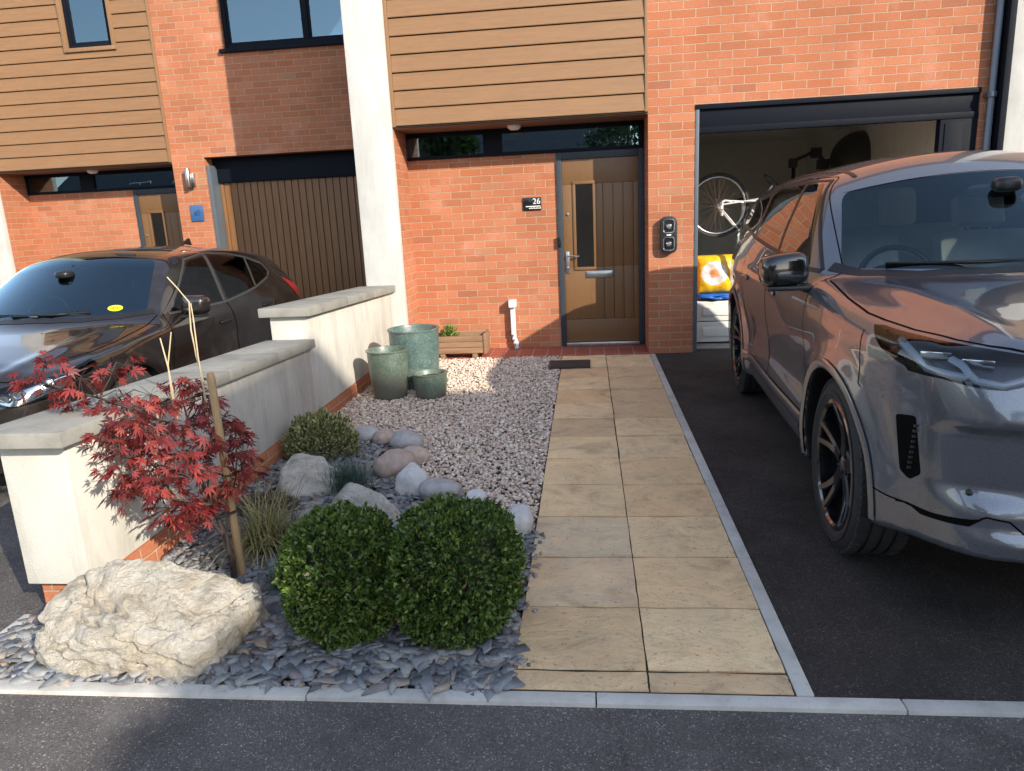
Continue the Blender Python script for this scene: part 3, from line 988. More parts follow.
def ribbon(bm, car, pts, axis, sgn=1, w=.0035, off=.0012, closed=False, h=0.0):
    P, g = project(car, resample(pts, .025, closed), axis, sgn, off)
    n = len(P)
    if n < 2: return
    rows = []
    for i in range(n):
        a = P[(i - 1) % n] if closed else P[max(i - 1, 0)]
        b = P[(i + 1) % n] if closed else P[min(i + 1, n - 1)]
        t = b - a; t /= max(np.linalg.norm(t), 1e-9)
        s = np.cross(t, g[i]); s /= max(np.linalg.norm(s), 1e-9)
        mid = P[i] + g[i] * h
        rows.append([bm.verts.new(P[i] - s * w), bm.verts.new(mid), bm.verts.new(P[i] + s * w)])
    rng = range(n if closed else n - 1)
    for i in rng:
        a, b = rows[i], rows[(i + 1) % n]
        if np.linalg.norm(np.array(a[1].co) - np.array(b[1].co)) > .15: continue
        for k in (0, 1): bm.faces.new((a[k], a[k + 1], b[k + 1], b[k]))

def paint(name, col, metal, rough, flake=.0, cior=1.85):
    n = NT(name); c = n.coord()
    g = n.n('ShaderNodeNewGeometry')
    v = n.n('ShaderNodeTexVoronoi', i_Scale=900.0); n.l(c, v.inputs['Vector'])
    sp = n.n('ShaderNodeSeparateColor'); n.l(v.outputs['Color'], sp.inputs[0])
    colr = n.ramp(sp.outputs[0], [(0, mul(col, 1 - flake)), (1, mul(col, 1 + flake))])
    colr = n.mix(n.math('MULTIPLY', n.ramp(n.noise(c, 5, 6, .7), [(.5, (0,) * 3), (.85, (.10,) * 3)]), 1.0), colr, (.30, .27, .23))
    back = n.mix(g.outputs['Backfacing'], colr, (.035, .035, .036))
    rr = n.math('ADD', n.math('MULTIPLY', g.outputs['Backfacing'], .5), rough)
    n.set(back, rr, None, metal, .5, 1.0, .010); n.b.inputs['Coat IOR'].default_value = cior
    return n.m

M_rubber = two_tone('tyre rubber', [(.3, (.014, .014, .014)), (.7, (.030, .029, .028))], .85, 18, 5, .3, 80, .003)
M_rim_black = plain('gloss black alloy', (.012, .012, .013), .16, .3, .1, bump=0, coat=1)
M_disc = plain('brake disc', (.22, .21, .20), .4, 1.0, .1, bump=.02)
M_carblack = plain('satin black trim', (.012, .012, .013), .38, var=.1, bump=.02)
M_gap = plain('shut line shadow', (.004, .004, .004), .9, var=0, bump=0, spec=.05)
M_carglass = glass('car side glass', (.16, .18, .17), 1.0)
M_screen = glass('car windscreen', (.86, .93, .91), (.66, .88, 1.0), ior=1.62)
M_chrome = plain('satin chrome', (.6, .6, .61), .18, 1.0, .04, bump=0)
M_lens = glass('lamp lens', (.9, .92, .94), 1.0, ior=1.5)
M_lampin = plain('lamp housing', (.03, .035, .045), .25, .5, .2, bump=0)
M_screen_blue = glass('hatchback windscreen', (.86, .93, .91), (.62, .86, 1.0), ior=2.2)
M_drl = plain('clouded light guide', (.30, .34, .40), .3, .2, .06, bump=0)
M_refl = plain('lamp reflector', (.72, .74, .76), .12, 1.0, .1, bump=.15, bscale=30)
M_redlamp = plain('red tail lamp', (.33, .012, .012), .12, var=.1, bump=0, coat=1)
M_seat_dark = plain('dark seat cloth', (.022, .022, .024), .8, var=.2, bump=.1)
M_seat_pale = plain('pale grey leather', (.62, .64, .60), .55, var=.08, bump=.08)

def wheel(parent, car, sx, yw, spokes, rim_mat, split=True):
    """one road wheel; outer face looks along sx"""
    w = bpy.data.objects.new('wheel', None); COL.objects.link(w); w.parent = parent
    w.location = (sx * (car.track + .005), yw, car.wz); w.empty_display_size = .1
    hw = car.ww / 2; r = car.wr; rr = r * .735
    M = Matrix.Rotation(PI / 2, 4, 'Y') if sx > 0 else Matrix.Rotation(-PI / 2, 4, 'Y')
    bm = bmesh.new()
    prof = [(rr, -hw * .86), (rr + .012, -hw * .94), (rr + .05, -hw * 1.0), (r - .035, -hw * .93), (r - .010, -hw * .80), (r, -hw * .62)]
    for a in (-.42, 0.0, .42):
        prof += [(r + .001, hw * (a - .06)), (r - .008, hw * (a - .045)), (r - .008, hw * (a + .045)), (r + .001, hw * (a + .06))]
    prof += [(r, hw * .62), (r - .010, hw * .80), (r - .035, hw * .93), (r - .055, hw * .985), (r - .06, hw * .975), (r - .065, hw * .99), (rr + .05, hw * 1.0), (rr + .018, hw * .95), (rr + .004, hw * .86)]
    lathe(bm, prof, 72, M, close=True)
    # sipes across the tread shoulders
    for k in range(72):
        a = 2 * PI * k / 72
        for sgn in (-1, 1):
            Mk = M @ Matrix.Rotation(a, 4, 'Z')
            box(bm, r - .014, r + .0035, -.011, .009, min(sgn * hw * .55, sgn * hw * .84), max(sgn * hw * .55, sgn * hw * .84), M=Mk)
    obj('tyre', bm, M_rubber, w, smooth='auto')
    bm = bmesh.new()
    lathe(bm, [(rr - .012, -hw * .8), (rr + .003, -hw * .86), (rr + .003, hw * .80), (rr + .010, hw * .90), (rr - .006, hw * .93), (rr - .018, hw * .86), (rr - .022, hw * .2), (rr - .03, -hw * .6)], 64, M, close=True)
    # twin spokes, dished towards the hub
    for k in range(spokes):
        for da in ((-.145, .145) if split else (0,)):
            a = 2 * PI * k / spokes
            pts = []
            r0, r1 = .045, rr - .012
            for t in np.linspace(0, 1, 6):
                rad = r0 + (r1 - r0) * t
                ang = a + da * (.35 + .95 * t)
                pts.append((rad, ang, hw * (.52 + .30 * t - .12 * math.sin(PI * t)), .024 - .010 * t))
            ringp = None
            for rad, ang, zz, wd in pts:
                c, sn = math.cos(ang), math.sin(ang)
                q = [(-wd, 0), (-wd * .75, .012), (wd * .75, .012), (wd, 0), (wd * .8, -.035), (-wd * .8, -.035)]
                ring = [bm.verts.new(M @ Vector((rad * c - o * sn, rad * sn + o * c, zz + dz))) for o, dz in q]
                if ringp:
                    for j in range(6): bm.faces.new((ringp[j], ringp[(j + 1) % 6], ring[(j + 1) % 6], ring[j]))
                else: bm.faces.new(ring)
                ringp = ring
            bm.faces.new(list(reversed(ringp)))
    lathe(bm, [(.0, hw * .62), (.028, hw * .62), (.034, hw * .58), (.075, hw * .55), (.082, hw * .45), (.075, 0.0), (.0, 0)], 32, M)
    for k in range(5):
        a = 2 * PI * (k + .5) / 5
        lathe(bm, [(.0, hw * .60), (.009, hw * .60), (.011, hw * .5)], 8, M @ Matrix.Translation((.056 * math.cos(a), .056 * math.sin(a), .003)))
    bmesh.ops.recalc_face_normals(bm, faces=bm.faces)
    obj('rim', bm, rim_mat, w, smooth='auto')
    bm = bmesh.new()
    lathe(bm, [(0, -.02), (rr * .72, -.02), (rr * .72, .0), (rr * .35, .0), (rr * .33, .02), (0, .02)], 40, M)
    obj('brake_disc', bm, M_disc, w, smooth='auto')
    return w

def seat(parent, x, y, z, mat, name='seat', head=True, width=.50):
    bm = bmesh.new()
    M = Matrix.Translation((x, y, z)) @ Matrix.Rotation(R(-20), 4, 'X')
    box(bm, x - width / 2, x + width / 2, y - .50, y + .02, z - .10, z + .06)
    box(bm, -width / 2, width / 2, .0, .13, 0, .58, M=M)
    if head:
        box(bm, -.13, .13, .02, .12, .63, .81, M=M)
        for dx in (-.06, .06): box(bm, dx - .008, dx + .008, .06, .076, .56, .66, M=M)
    return obj(name, bm, mat, parent, bevel=.035, seg=3)

def steering(parent, x, y, z, r=.185):
    bm = bmesh.new()
    M = Matrix.Translation((x, y, z)) @ Matrix.Rotation(R(62), 4, 'X')
    n = 40
    ring = []
    for k in range(n):
        a = 2 * PI * k / n
        ring.append([bm.verts.new(M @ Vector(((r + .016 * math.cos(b)) * math.cos(a), (r + .016 * math.cos(b)) * math.sin(a), .016 * math.sin(b)))) for b in np.linspace(0, 2 * PI, 9)[:-1]])
    for k in range(n):
        for j in range(8): bm.faces.new((ring[k][j], ring[(k + 1) % n][j], ring[(k + 1) % n][(j + 1) % 8], ring[k][(j + 1) % 8]))
    box(bm, -.17, .17, -.03, .03, -.02, .01, M=M); box(bm, -.025, .025, -.17, 0, -.02, .01, M=M); box(bm, -.07, .07, -.06, .06, -.03, .02, M=M)
    return obj('steering_wheel', bm, M_carblack, parent, smooth='auto')

def blob_mesh(bm, M, a, b, c, p=2.6, nu=28, nv=16):
    """superellipsoid"""
    def sg(v, e): return math.copysign(abs(v) ** e, v)
    e = 2 / p
    rows = []
    for j in range(nv + 1):
        ph = -PI / 2 + PI * j / nv
        rows.append([bm.verts.new(M @ Vector((a * sg(math.cos(ph), e) * sg(math.cos(2 * PI * i / nu), e), b * sg(math.cos(ph), e) * sg(math.sin(2 * PI * i / nu), e), c * sg(math.sin(ph), e)))) for i in range(nu)])
    for j in range(nv):
        for i in range(nu):
            bm.faces.new((rows[j][i], rows[j][(i + 1) % nu], rows[j + 1][(i + 1) % nu], rows[j + 1][i]))
    bmesh.ops.remove_doubles(bm, verts=[v for r in rows for v in r], dist=1e-5)

def door_mirror(parent, sx, y, x, z, mat, w=.115, hh=.085):
    m = bpy.data.objects.new('door_mirror', None); COL.objects.link(m); m.parent = parent; m.location = (sx * x, y, z); m.empty_display_size = .05
    bm = bmesh.new()
    M = Matrix.Translation((sx * .14, .02, .045)) @ Matrix.Rotation(sx * R(6), 4, 'Y') @ Matrix.Rotation(sx * -R(10), 4, 'Z')
    blob_mesh(bm, M, w, .075, hh, 3.6)
    for v in bm.verts:                     # flat glass side to the rear, fuller to the front
        if (M.inverted() @ v.co).y > .045: v.co = M @ Vector(((M.inverted() @ v.co).x, .045, (M.inverted() @ v.co).z))
    obj('mirror_cap', bm, mat, m, smooth='auto')
    bm = bmesh.new()
    tube(bm, [(sx * -.03, .02, -.05), (sx * .03, .015, -.045), (sx * .10, .01, -.03), (sx * .16, .01, -.02)], [.03, .026, .024, .02], 10)
    box(bm, min(0, sx * .22), max(0, sx * .22), -.045, .05, -.052, -.030)
    obj('mirror_arm', bm, M_carblack, m, bevel=.006)
    bm = bmesh.new(); blob_mesh(bm, M @ Matrix.Translation((0, .047, 0)), w * .9, .004, hh * .85, 3.0)
    obj('mirror_glass', bm, M_chrome, m, smooth=True)
    return m

SIDE = lambda s: dict(U=(0, 1, 0), Vv=(0, 0, 1), D=(s, 0, 0))
def arch_label(car):
    def fn(C, N, lab):
        for yw in car.wheels:
            d = C[:, 1:] - np.array([yw, car.wz]); r = np.linalg.norm(d, axis=1)
            rad = (N[:, 1] * d[:, 0] + N[:, 2] * d[:, 1]) / np.maximum(r, 1e-6)
            lab[(r < car.arch + .006) & ((rad < -.55) | (np.abs(C[:, 0]) < .60))] = 'liner'
    return fn
# ------------------------------------------------------------------ grey bronze SUV on the tarmac drive
def build_suv():
    car = SUV()
    root = empty('parked_car', 'large metallic grey bronze SUV on the tarmac drive by the open garage', 'car', (1.285, -5.314, 0), R(-2.9))
    cm = CarMesh(car, .021)
    paintm = paint('grey bronze metallic paint', (.150, .159, .182), .62, .28, .3, 1.7)
    for s in (-1, 1):
        sd = SIDE(s)
        cond = lambda c, s=s: c.x * s > .3
        fd = fillet([(1.36, .44), (2.36, .42), (2.385, 1.0), (2.46, 1.585), (2.10, 1.585), (1.40, 1.12)], .04)
        rd = fillet([(2.375, .42), (3.02, .42), (3.12, .66), (3.36, .92), (3.40, 1.18), (3.34, 1.565), (2.48, 1.588), (2.40, 1.0)], .05)
        cm.stamp('door', fd, dmin=.15, cond=cond, **sd)
        cm.stamp('door', rd, dmin=.15, cond=cond, **sd)
        cm.stamp('win', fillet([(1.60, 1.150), (2.385, 1.185), (2.465, 1.555), (2.14, 1.555), (1.98, 1.47)], .03), dmin=.1, cond=cond, **sd)
        cm.stamp('win', fillet([(2.44, 1.188), (3.28, 1.225), (3.35, 1.50), (3.20, 1.548), (2.52, 1.557)], .04), dmin=.1, cond=cond, **sd)
        cm.stamp('win', fillet([(3.40, 1.235), (3.98, 1.30), (3.90, 1.46), (3.44, 1.50)], .04), dmin=.1, cond=cond, **sd)
        k = 1 / math.sqrt(2)
        def uz(pts, s=s): return [((abs(x) + y) * k, z) for x, y, z in pts]
        hl = [(.875, .577, 1.022), (.894, .5, .984), (.891, .444, .958), (.857, .303, .923), (.852, .288, .911), (.795, .178, .909), (.688, .099, .890), (.641, .085, .889), (.599, .082, .900), (.50, .07, .935), (.52, .12, .985), (.583, .136, .991), (.656, .182, 1.001), (.729, .248, 1.009), (.788, .341, 1.017), (.832, .444, 1.021), (.855, .53, 1.026)]
        cm.stamp('headlamp', uz(hl), U=(s * k, k, 0), Vv=(0, 0, 1), D=(s * k, -k, 0), dmin=.1, cond=lambda c, s=s: c.x * s > .3 and c.y < .75)
        cm.stamp('vent', fillet([(.862, .749), (.829, .764), (.806, .566), (.824, .529), (.842, .55)], .010), U=(s, 0, 0), Vv=(0, 0, 1), D=(0, -1, 0), dmin=-.4, cond=lambda c, s=s: c.x * s > .3 and c.y < .5)
        cm.stamp('slot', [(.83, .446), (.80, .425), (.70, .437), (.665, .472), (.70, .462), (.78, .448)], U=(s, 0, 0), Vv=(0, 0, 1), D=(0, -1, 0), dmin=0, cond=lambda c, s=s: c.x * s > .3 and c.y < .5)
    cm.stamp('windscreen', fillet([(-.765, 1.150), (0, 1.158), (.765, 1.150), (.655, 1.495), (.45, 1.545), (0, 1.575), (-.45, 1.545), (-.655, 1.495)], [.03, 0, .03, .05, .1, .2, .1, .05]), U=(1, 0, 0), Vv=(0, 0, 1), D=(0, -.75, .66), dmin=.35, cond=lambda c: 1.0 < c.y < 2.3 and c.z > 1.1)
    cm.stamp('grille', fillet([(-.42, .93), (-.50, .80), (.50, .80), (.42, .93)], .03), U=(1, 0, 0), Vv=(0, 0, 1), D=(0, -1, 0), dmin=.2, cond=lambda c: c.y < .4)
    cm.stamp('lower_grille', fillet([(-.56, .47), (-.38, .62), (.38, .62), (.56, .47), (.50, .42), (-.50, .42)], .02), U=(1, 0, 0), Vv=(0, 0, 1), D=(0, -1, 0), dmin=.2, cond=lambda c: c.y < .4)
    cm.stamp('rear_window', fillet([(-.62, 1.22), (.62, 1.22), (.55, 1.52), (-.55, 1.52)], .05), U=(1, 0, 0), Vv=(0, 0, 1), D=(0, 1, 0), dmin=.2, cond=lambda c: c.y > 4)
    cm.split(arch_label(car))
    cm.make('body', 'body', paintm, root)
    cm.make('liner', 'wheel_arch_liner', M_carblack, root)
    cm.make('win', 'side_window', M_carglass, root)
    cm.make('windscreen', 'windscreen', M_screen, root)
    cm.make('rear_window', 'rear_window', M_carglass, root)
    cm.make('door', 'door_panel', paintm, root)
    cm.make('grille', 'grille', M_carblack, root); cm.make('lower_grille', 'lower_grille', M_carblack, root)
    cm.make('vent', 'air_vent', M_gap, root); cm.make('slot', 'bumper_slot', M_gap, root)
    LENS = lamp_pair(cm, M_lampin, root, -.045)
    # light guides just under each lens
    for s in (-1, 1):
        bm = bmesh.new()
        for trace, wd in (([(.845, .405, 1.005), (.843, .282, .966), (.829, .232, .930), (.785, .169, .925), (.747, .138, .922), (.727, .131, .93), (.742, .157, .959), (.767, .191, .978)], .012),
                          ([(.748, .171, .972), (.733, .137, .938), (.713, .116, .915), (.647, .092, .905), (.598, .088, .922), (.54, .09, .95)], .011)):
            ribbon(bm, car, [(s * a, b, c) for a, b, c in trace], '3d', 1, wd, -.014, h=.008)
        obj('light_guide', bm, M_drl, LENS[s], smooth=True)
    for s in (-1, 1):
        for a, b, c in ((.79, .251, .992), (.691, .164, .978)):
            P, g = project(car, [(s * a, b, c)], '3d', 1, -.034)
            M = Matrix.Translation(P[0]) @ Matrix.Rotation(PI / 2, 4, 'X') @ Matrix.Rotation(s * R(30), 4, 'Y')
            bm = bmesh.new(); box(bm, -.045, .045, -.013, .013, -.01, .012, M=M)
            obj('projector', bm, M_refl, LENS[s], bevel=.004)
    # honeycomb louvres in the vent
    bm = bmesh.new()
    for s in (-1, 1):
        for k in range(9):
            z = .575 + k * .0195
            P, g = project(car, [(s * .825, z)], 'front', 1, .004)
            box(bm, P[0][0] - .006, P[0][0] + .012, P[0][1] - .004, P[0][1] + .004, z - .004, z + .005)
    for s_ in (-1, 1):
        q = bmesh.new(); q_src = bm.copy(); bmesh.ops.delete(q_src, geom=[v for v in q_src.verts if v.co.x * s_ < 0], context='VERTS'); q.free(); obj('vent_louvres', q_src, M_carblack, root)
    bm.free()
    # shut lines
    bm = bmesh.new()
    for s in (-1, 1):
        for poly in (fd, rd): ribbon(bm, car, poly, 'side', s, .003, .0012, closed=True)
        ribbon(bm, car, [(s * a, b, c) for a, b, c in ((.835, 1.36, 1.103), (.837, 1.303, 1.097), (.859, .98, 1.068), (.86, .708, 1.046), (.84, .579, 1.038), (.794, .416, 1.028), (.72, .271, 1.017), (.652, .194, 1.008), (.58, .143, .999), (.45, .10, .99), (.25, .08, .99), (0, .075, .99))], '3d', s, .0045, .0013)
        ribbon(bm, car, [(.452, .448), (.36, .437), (.30, .44), (.262, .44)], 'side', s, .003, .0012)
        ribbon(bm, car, [(.60, 1.0), (.58, .80), (.56, .79)], 'side', s, .0025, .0012)
        ribbon(bm, car, [(.455, .79), (.43, .62), (.425, .45)], 'side', s, .0025, .0012) if False else None
        ribbon(bm, car, [(s * .845, .433), (s * .83, .44), (s * .80, .440), (s * .70, .452), (s * .66, .478), (s * .60, .470), (s * .55, .425), (s * .40, .415)], 'front', 1, .003, .0012)
    loose('shut_line', bm, M_gap, root)
    bm = bmesh.new()
    ribbon(bm, car, [(-.80, 1.49), (-.70, 1.36), (-.5, 1.22), (-.25, 1.145), (0, 1.118), (.25, 1.145), (.5, 1.22), (.70, 1.36), (.80, 1.49)], 'top', 1, .028, .003)
    obj('scuttle', bm, M_carblack, root, smooth=True)
    # black window surrounds and sill cladding
    bm = bmesh.new()
    for s in (-1, 1):
        ribbon(bm, car, [(1.50, 1.135), (2.0, 1.155), (2.41, 1.172), (2.9, 1.195), (3.36, 1.22), (3.98, 1.285)], 'side', s, .012, .002, h=.004)
        ribbon(bm, car, [(2.41, 1.18), (2.49, 1.55)], 'side', s, .028, .0015)
        ribbon(bm, car, [(3.34, 1.225), (3.39, 1.52)], 'side', s, .03, .0015)
        ribbon(bm, car, [(1.50, 1.14), (1.85, 1.38), (2.10, 1.567), (2.5, 1.572), (3.2, 1.562), (3.40, 1.53)], 'side', s, .010, .002, h=.003)
    loose('window_trim', bm, M_carblack, root)
    bm = bmesh.new()
    for s in (-1, 1):
        for yw in car.wheels:
            arc = [(yw + (car.arch + .024) * math.cos(a), car.wz + (car.arch + .024) * math.sin(a)) for a in np.linspace(R(-12), R(192), 40)]
            ribbon(bm, car, arc, 'side', s, .022, .003, h=.009)
    loose('arch_lip', bm, paintm, root)
    bm = bmesh.new()
    for s in (-1, 1):
        ribbon(bm, car, [(1.33, .40), (2.2, .385), (3.15, .40)], 'side', s, .035, .004, h=.012)
    loose('sill_cladding', bm, paintm, root)
    bm = bmesh.new()
    for s in (-1, 1):
        for y in (2.20, 3.14):
            P, g = project(car, [(y, .955)], 'side', s, .010)
            blob_mesh(bm, Matrix.Translation(P[0]), .008, .105, .017, 3, 20, 8)
    loose('door_handle', bm, paintm, root)
    # bright cap rail across the screen header
    bm = bmesh.new()
    ribbon(bm, car, [(x, 1.575 - .18 * x * x) for x in np.linspace(-.64, .64, 21)], 'front', 1, .007, .003, h=.004)
    obj('header_rail', bm, paintm, root, smooth=True)
    bm = bmesh.new()
    for s in (-1, 1):
        ribbon(bm, car, [(s * (.565 + .02 * math.sin(PI * t)), 2.02 + 2.1 * t) for t in np.linspace(0, 1, 12)], 'top', 1, .012, .002, h=.004)
    loose('roof_strip', bm, M_carblack, root)
    bm = bmesh.new()
    P, g = project(car, [(.72, 1.185), (.35, 1.175), (-.05, 1.170)], 'front', 1, .012)
    tube(bm, [tuple(p) for p in P], .011, 6)
    P, g = project(car, [(.12, 1.175), (-.30, 1.172), (-.60, 1.165)], 'front', 1, .010)
    tube(bm, [tuple(p) for p in P], .009, 6)
    loose('wiper', bm, M_carblack, root)
    bm = bmesh.new()
    for z, x in ((.545, .70),):
        P, g = project(car, [(-x, z), (x, z)], 'front', 1, .001)
        for p, gg in zip(P, g):
            lathe(bm, [(.0, .003), (.009, .003), (.011, 0)], 16, Matrix.Translation(p) @ Vector(gg).to_track_quat('Z', 'Y').to_matrix().to_4x4())
    loose('parking_sensor', bm, M_carblack, root)
    for s in (-1, 1):
        door_mirror(root, s, 1.45, .885, 1.105, M_rim_black, .112, .080)
        for i, yw in enumerate(car.wheels): wheel(root, car, s, yw, 5, M_rim_black)
    # cabin
    bm = bmesh.new()
    box(bm, -.80, .80, 1.25, 1.75, .70, 1.06); box(bm, -.80, .80, 1.42, 1.60, 1.06, 1.10)
    blob_mesh(bm, Matrix.Translation((-.37, 1.60, 1.08)), .22, .14, .07, 3)
    obj('dashboard', bm, M_carblack, root, bevel=.03)
    obj('cabin_floor', BX(-.80, .80, .9, 4.2, .42, .46), M_carblack, root)
    steering(root, -.37, 1.86, 1.04)
    seat(root, -.37, 2.45, .70, M_seat_pale); seat(root, .37, 2.45, .70, M_seat_pale)
    seat(root, 0, 3.35, .72, M_seat_pale, 'rear_seat', head=False, width=1.25)
    bm = bmesh.new(); blob_mesh(bm, Matrix.Translation((0, 1.78, 1.475)), .115, .02, .035, 3); tube(bm, [(0, 1.74, 1.52), (0, 1.77, 1.48)], .012, 8)
    blob_mesh(bm, Matrix.Translation((0, 1.62, 1.50)), .06, .05, .035, 3)
    obj('rear_view_mirror', bm, M_carblack, root, smooth='auto')
    return root
suv = build_suv()
# ------------------------------------------------------------------ dark hatchback on the neighbouring drive
def build_hatch():
    car = Hatch()
    root = empty('parked_car', 'very dark brown five door hatchback behind the white garden wall', 'car', (-4.66, -3.64, -.13), 0)
    cm = CarMesh(car, .021)
    paintm = paint('dark brown black paint', (.013, .0095, .008), .15, .25, .3, 1.62)
    fd = fillet([(1.36, .34), (2.46, .30), (2.43, .70), (2.34, .96), (2.48, 1.385), (2.16, 1.36), (1.40, .97)], .04)
    rd = fillet([(2.475, .30), (3.02, .32), (3.16, .62), (3.32, .80), (3.36, 1.10), (3.18, 1.345), (2.50, 1.39), (2.355, .96), (2.445, .70)], .04)
    wins = [fillet([(1.50, .985), (2.300, .970), (2.455, 1.352), (2.16, 1.330)], [.03, .02, .03, .06]),
            fillet([(2.400, .972), (3.02, 1.022), (3.15, 1.29), (2.62, 1.365), (2.54, 1.362)], .025),
            fillet([(3.075, 1.032), (3.40, 1.085), (3.50, 1.13), (3.47, 1.20), (3.20, 1.278)], [.02, .03, .04, .06, .02])]
    for s in (-1, 1):
        sd = SIDE(s); cond = lambda c, s=s: c.x * s > .3
        cm.stamp('door', fd, dmin=.15, cond=cond, **sd); cm.stamp('door', rd, dmin=.15, cond=cond, **sd)
        for w in wins: cm.stamp('win', w, dmin=.1, cond=cond, **sd)
        k = 1 / math.sqrt(2)
        hl = [(.50, .045, .64), (.556, .063, .617), (.617, .082, .608), (.717, .157, .626), (.815, .325, .650), (.841, .394, .691), (.868, .502, .758), (.869, .545, .784), (.826, .535, .816), (.815, .361, .783), (.811, .312, .760), (.712, .202, .765), (.544, .108, .729), (.47, .075, .70)]
        cm.stamp('headlamp', [((x + y) * k, z) for x, y, z in hl], U=(s * k, k, 0), Vv=(0, 0, 1), D=(s * k, -k, 0), dmin=.1, cond=lambda c, s=s: c.x * s > .25 and c.y < .8)
        tl = [(.76, 3.72, 1.045), (.80, 3.86, 1.02), (.823, 4.02, .965), (.80, 4.12, .955), (.70, 4.25, .945), (.60, 4.31, .93), (.60, 4.33, .83), (.72, 4.30, .80), (.84, 4.10, .80), (.845, 4.0, .83), (.83, 3.9, .90)]
        cm.stamp('tail_lamp', [((x - y) * k, z) for x, y, z in tl], U=(s * k, -k, 0), Vv=(0, 0, 1), D=(s * k, k, 0), dmin=.1, cond=lambda c, s=s: c.x * s > .25 and c.y > 3.5)
    cm.stamp('windscreen', fillet([(-.74, 1.012), (0, 1.022), (.74, 1.012), (.565, 1.36), (.30, 1.405), (0, 1.418), (-.30, 1.405), (-.565, 1.36)], [.03, 0, .03, .05, .1, .2, .1, .05]), U=(1, 0, 0), Vv=(0, 0, 1), D=(0, -.7, .7), dmin=.35, cond=lambda c: .9 < c.y < 2.2 and c.z > .98)
    cm.stamp('rear_window', fillet([(-.60, 1.10), (.60, 1.10), (.50, 1.32), (-.50, 1.32)], .05), U=(1, 0, 0), Vv=(0, 0, 1), D=(0, 1, 0), dmin=.2, cond=lambda c: c.y > 3.4)
    cm.stamp('grille', fillet([(-.44, .62), (.44, .62), (.36, .38), (-.36, .38)], .04), U=(1, 0, 0), Vv=(0, 0, 1), D=(0, -1, 0), dmin=.3, cond=lambda c: c.y < .4)
    cm.split(arch_label(car))
    cm.make('body', 'body', paintm, root); cm.make('liner', 'wheel_arch_liner', M_carblack, root)
    cm.make('win', 'side_window', M_carglass_clear, root); cm.make('windscreen', 'windscreen', M_screen_blue, root); cm.make('rear_window', 'rear_window', M_carglass, root)
    cm.make('door', 'door_panel', paintm, root); cm.make('grille', 'grille', M_carblack, root)
    LENS = lamp_pair(cm, M_refl, root, -.05)
    for s in (-1, 1):
        for x, y, z, r in ((.62, .12, .69, .036), (.735, .24, .715, .042), (.55, .09, .675, .03)):
            P, g = project(car, [(s * x, y, z)], '3d', 1, -.036)
            bm = bmesh.new(); lathe(bm, [(0, .014), (r * .5, .012), (r * .8, .0), (r, .016), (r * 1.05, .0)], 20, Matrix.Translation(P[0]) @ Matrix.Rotation(PI / 2, 4, 'X') @ Matrix.Rotation(s * R(20), 4, 'Y'))
            obj('projector', bm, M_chrome, LENS[s], smooth='auto')
    cm.make('tail_lamp', 'tail_lamp', M_redlamp, root, off=.004)
    bm = bmesh.new()
    for s in (-1, 1):
        for poly in (fd, rd): ribbon(bm, car, poly, 'side', s, .003, .0012, closed=True)
        ribbon(bm, car, [(s * a, b, c) for a, b, c in ((.70, .40, .83), (.79, .62, .86), (.82, .85, .895), (.825, 1.1, .94), (.815, 1.38, .985))], '3d', s, .004, .0013)
        ribbon(bm, car, [(.66, .80), (.62, .62), (.56, .58)], 'side', s, .003, .0013)
    ribbon(bm, car, [(x, .775 - .06 * x * x) for x in np.linspace(-.6, .6, 15)], 'front', 1, .004, .0013)
    loose('shut_line', bm, M_gap, root)
    bm = bmesh.new()
    ribbon(bm, car, [(-.78, 1.40), (-.62, 1.235), (-.4, 1.09), (-.2, 1.03), (0, 1.01), (.2, 1.03), (.4, 1.09), (.62, 1.235), (.78, 1.40)], 'top', 1, .026, .003)
    obj('scuttle', bm, M_carblack, root, smooth=True)
    bm = bmesh.new()
    for s in (-1, 1):
        ribbon(bm, car, [(1.46, .975), (1.9, .962), (2.35, .957), (2.75, .985), (3.05, 1.015), (3.42, 1.075)], 'side', s, .009, .002, h=.004)
    o = loose('waist_trim', bm, M_greytrim, root)
    bm = bmesh.new()
    for s in (-1, 1):
        ribbon(bm, car, [(2.33, .965), (2.50, 1.37)], 'side', s, .022, .0015)
        ribbon(bm, car, [(1.42, .975), (1.75, 1.13), (2.13, 1.345), (2.5, 1.376), (2.9, 1.352), (3.2, 1.295), (3.47, 1.215), (3.52, 1.13), (3.44, 1.08)], 'side', s, .011, .002, h=.004)
        ribbon(bm, car, [(3.045, 1.027), (3.175, 1.285)], 'side', s, .016, .0015)
    loose('window_trim', bm, M_greytrim, root)
    bm = bmesh.new()
    for s in (-1, 1):
        for y, z in ((2.22, .80), (3.10, .84)):
            P, g = project(car, [(y, z)], 'side', s, .010)
            blob_mesh(bm, Matrix.Translation(P[0]), .009, .10, .017, 3, 20, 8)
    loose('door_handle', bm, M_carblack, root)
    bm = bmesh.new()
    P, g = project(car, [(-.70, 1.05), (-.30, 1.035), (.10, 1.03)], 'front', 1, .010); tube(bm, [tuple(p) for p in P], .010, 6)
    P, g = project(car, [(-.10, 1.03), (.18, 1.033), (.42, 1.037)], 'front', 1, .010); tube(bm, [tuple(p) for p in P], .010, 6)
    loose('wiper', bm, M_carblack, root)
    for s in (-1, 1):
        door_mirror(root, s, 1.62, .845, .975, paintm, .105, .075)
        for yw in car.wheels: wheel(root, car, s, yw, 5, M_rim_grey)
    # oval yellow badge inside the screen, dark writing
    P, g = project(car, [(.55, 1.05)], 'front', 1, .002)
    M = Matrix.Translation(P[0]) @ Vector(g[0]).to_track_quat('Z', 'Y').to_matrix().to_4x4()
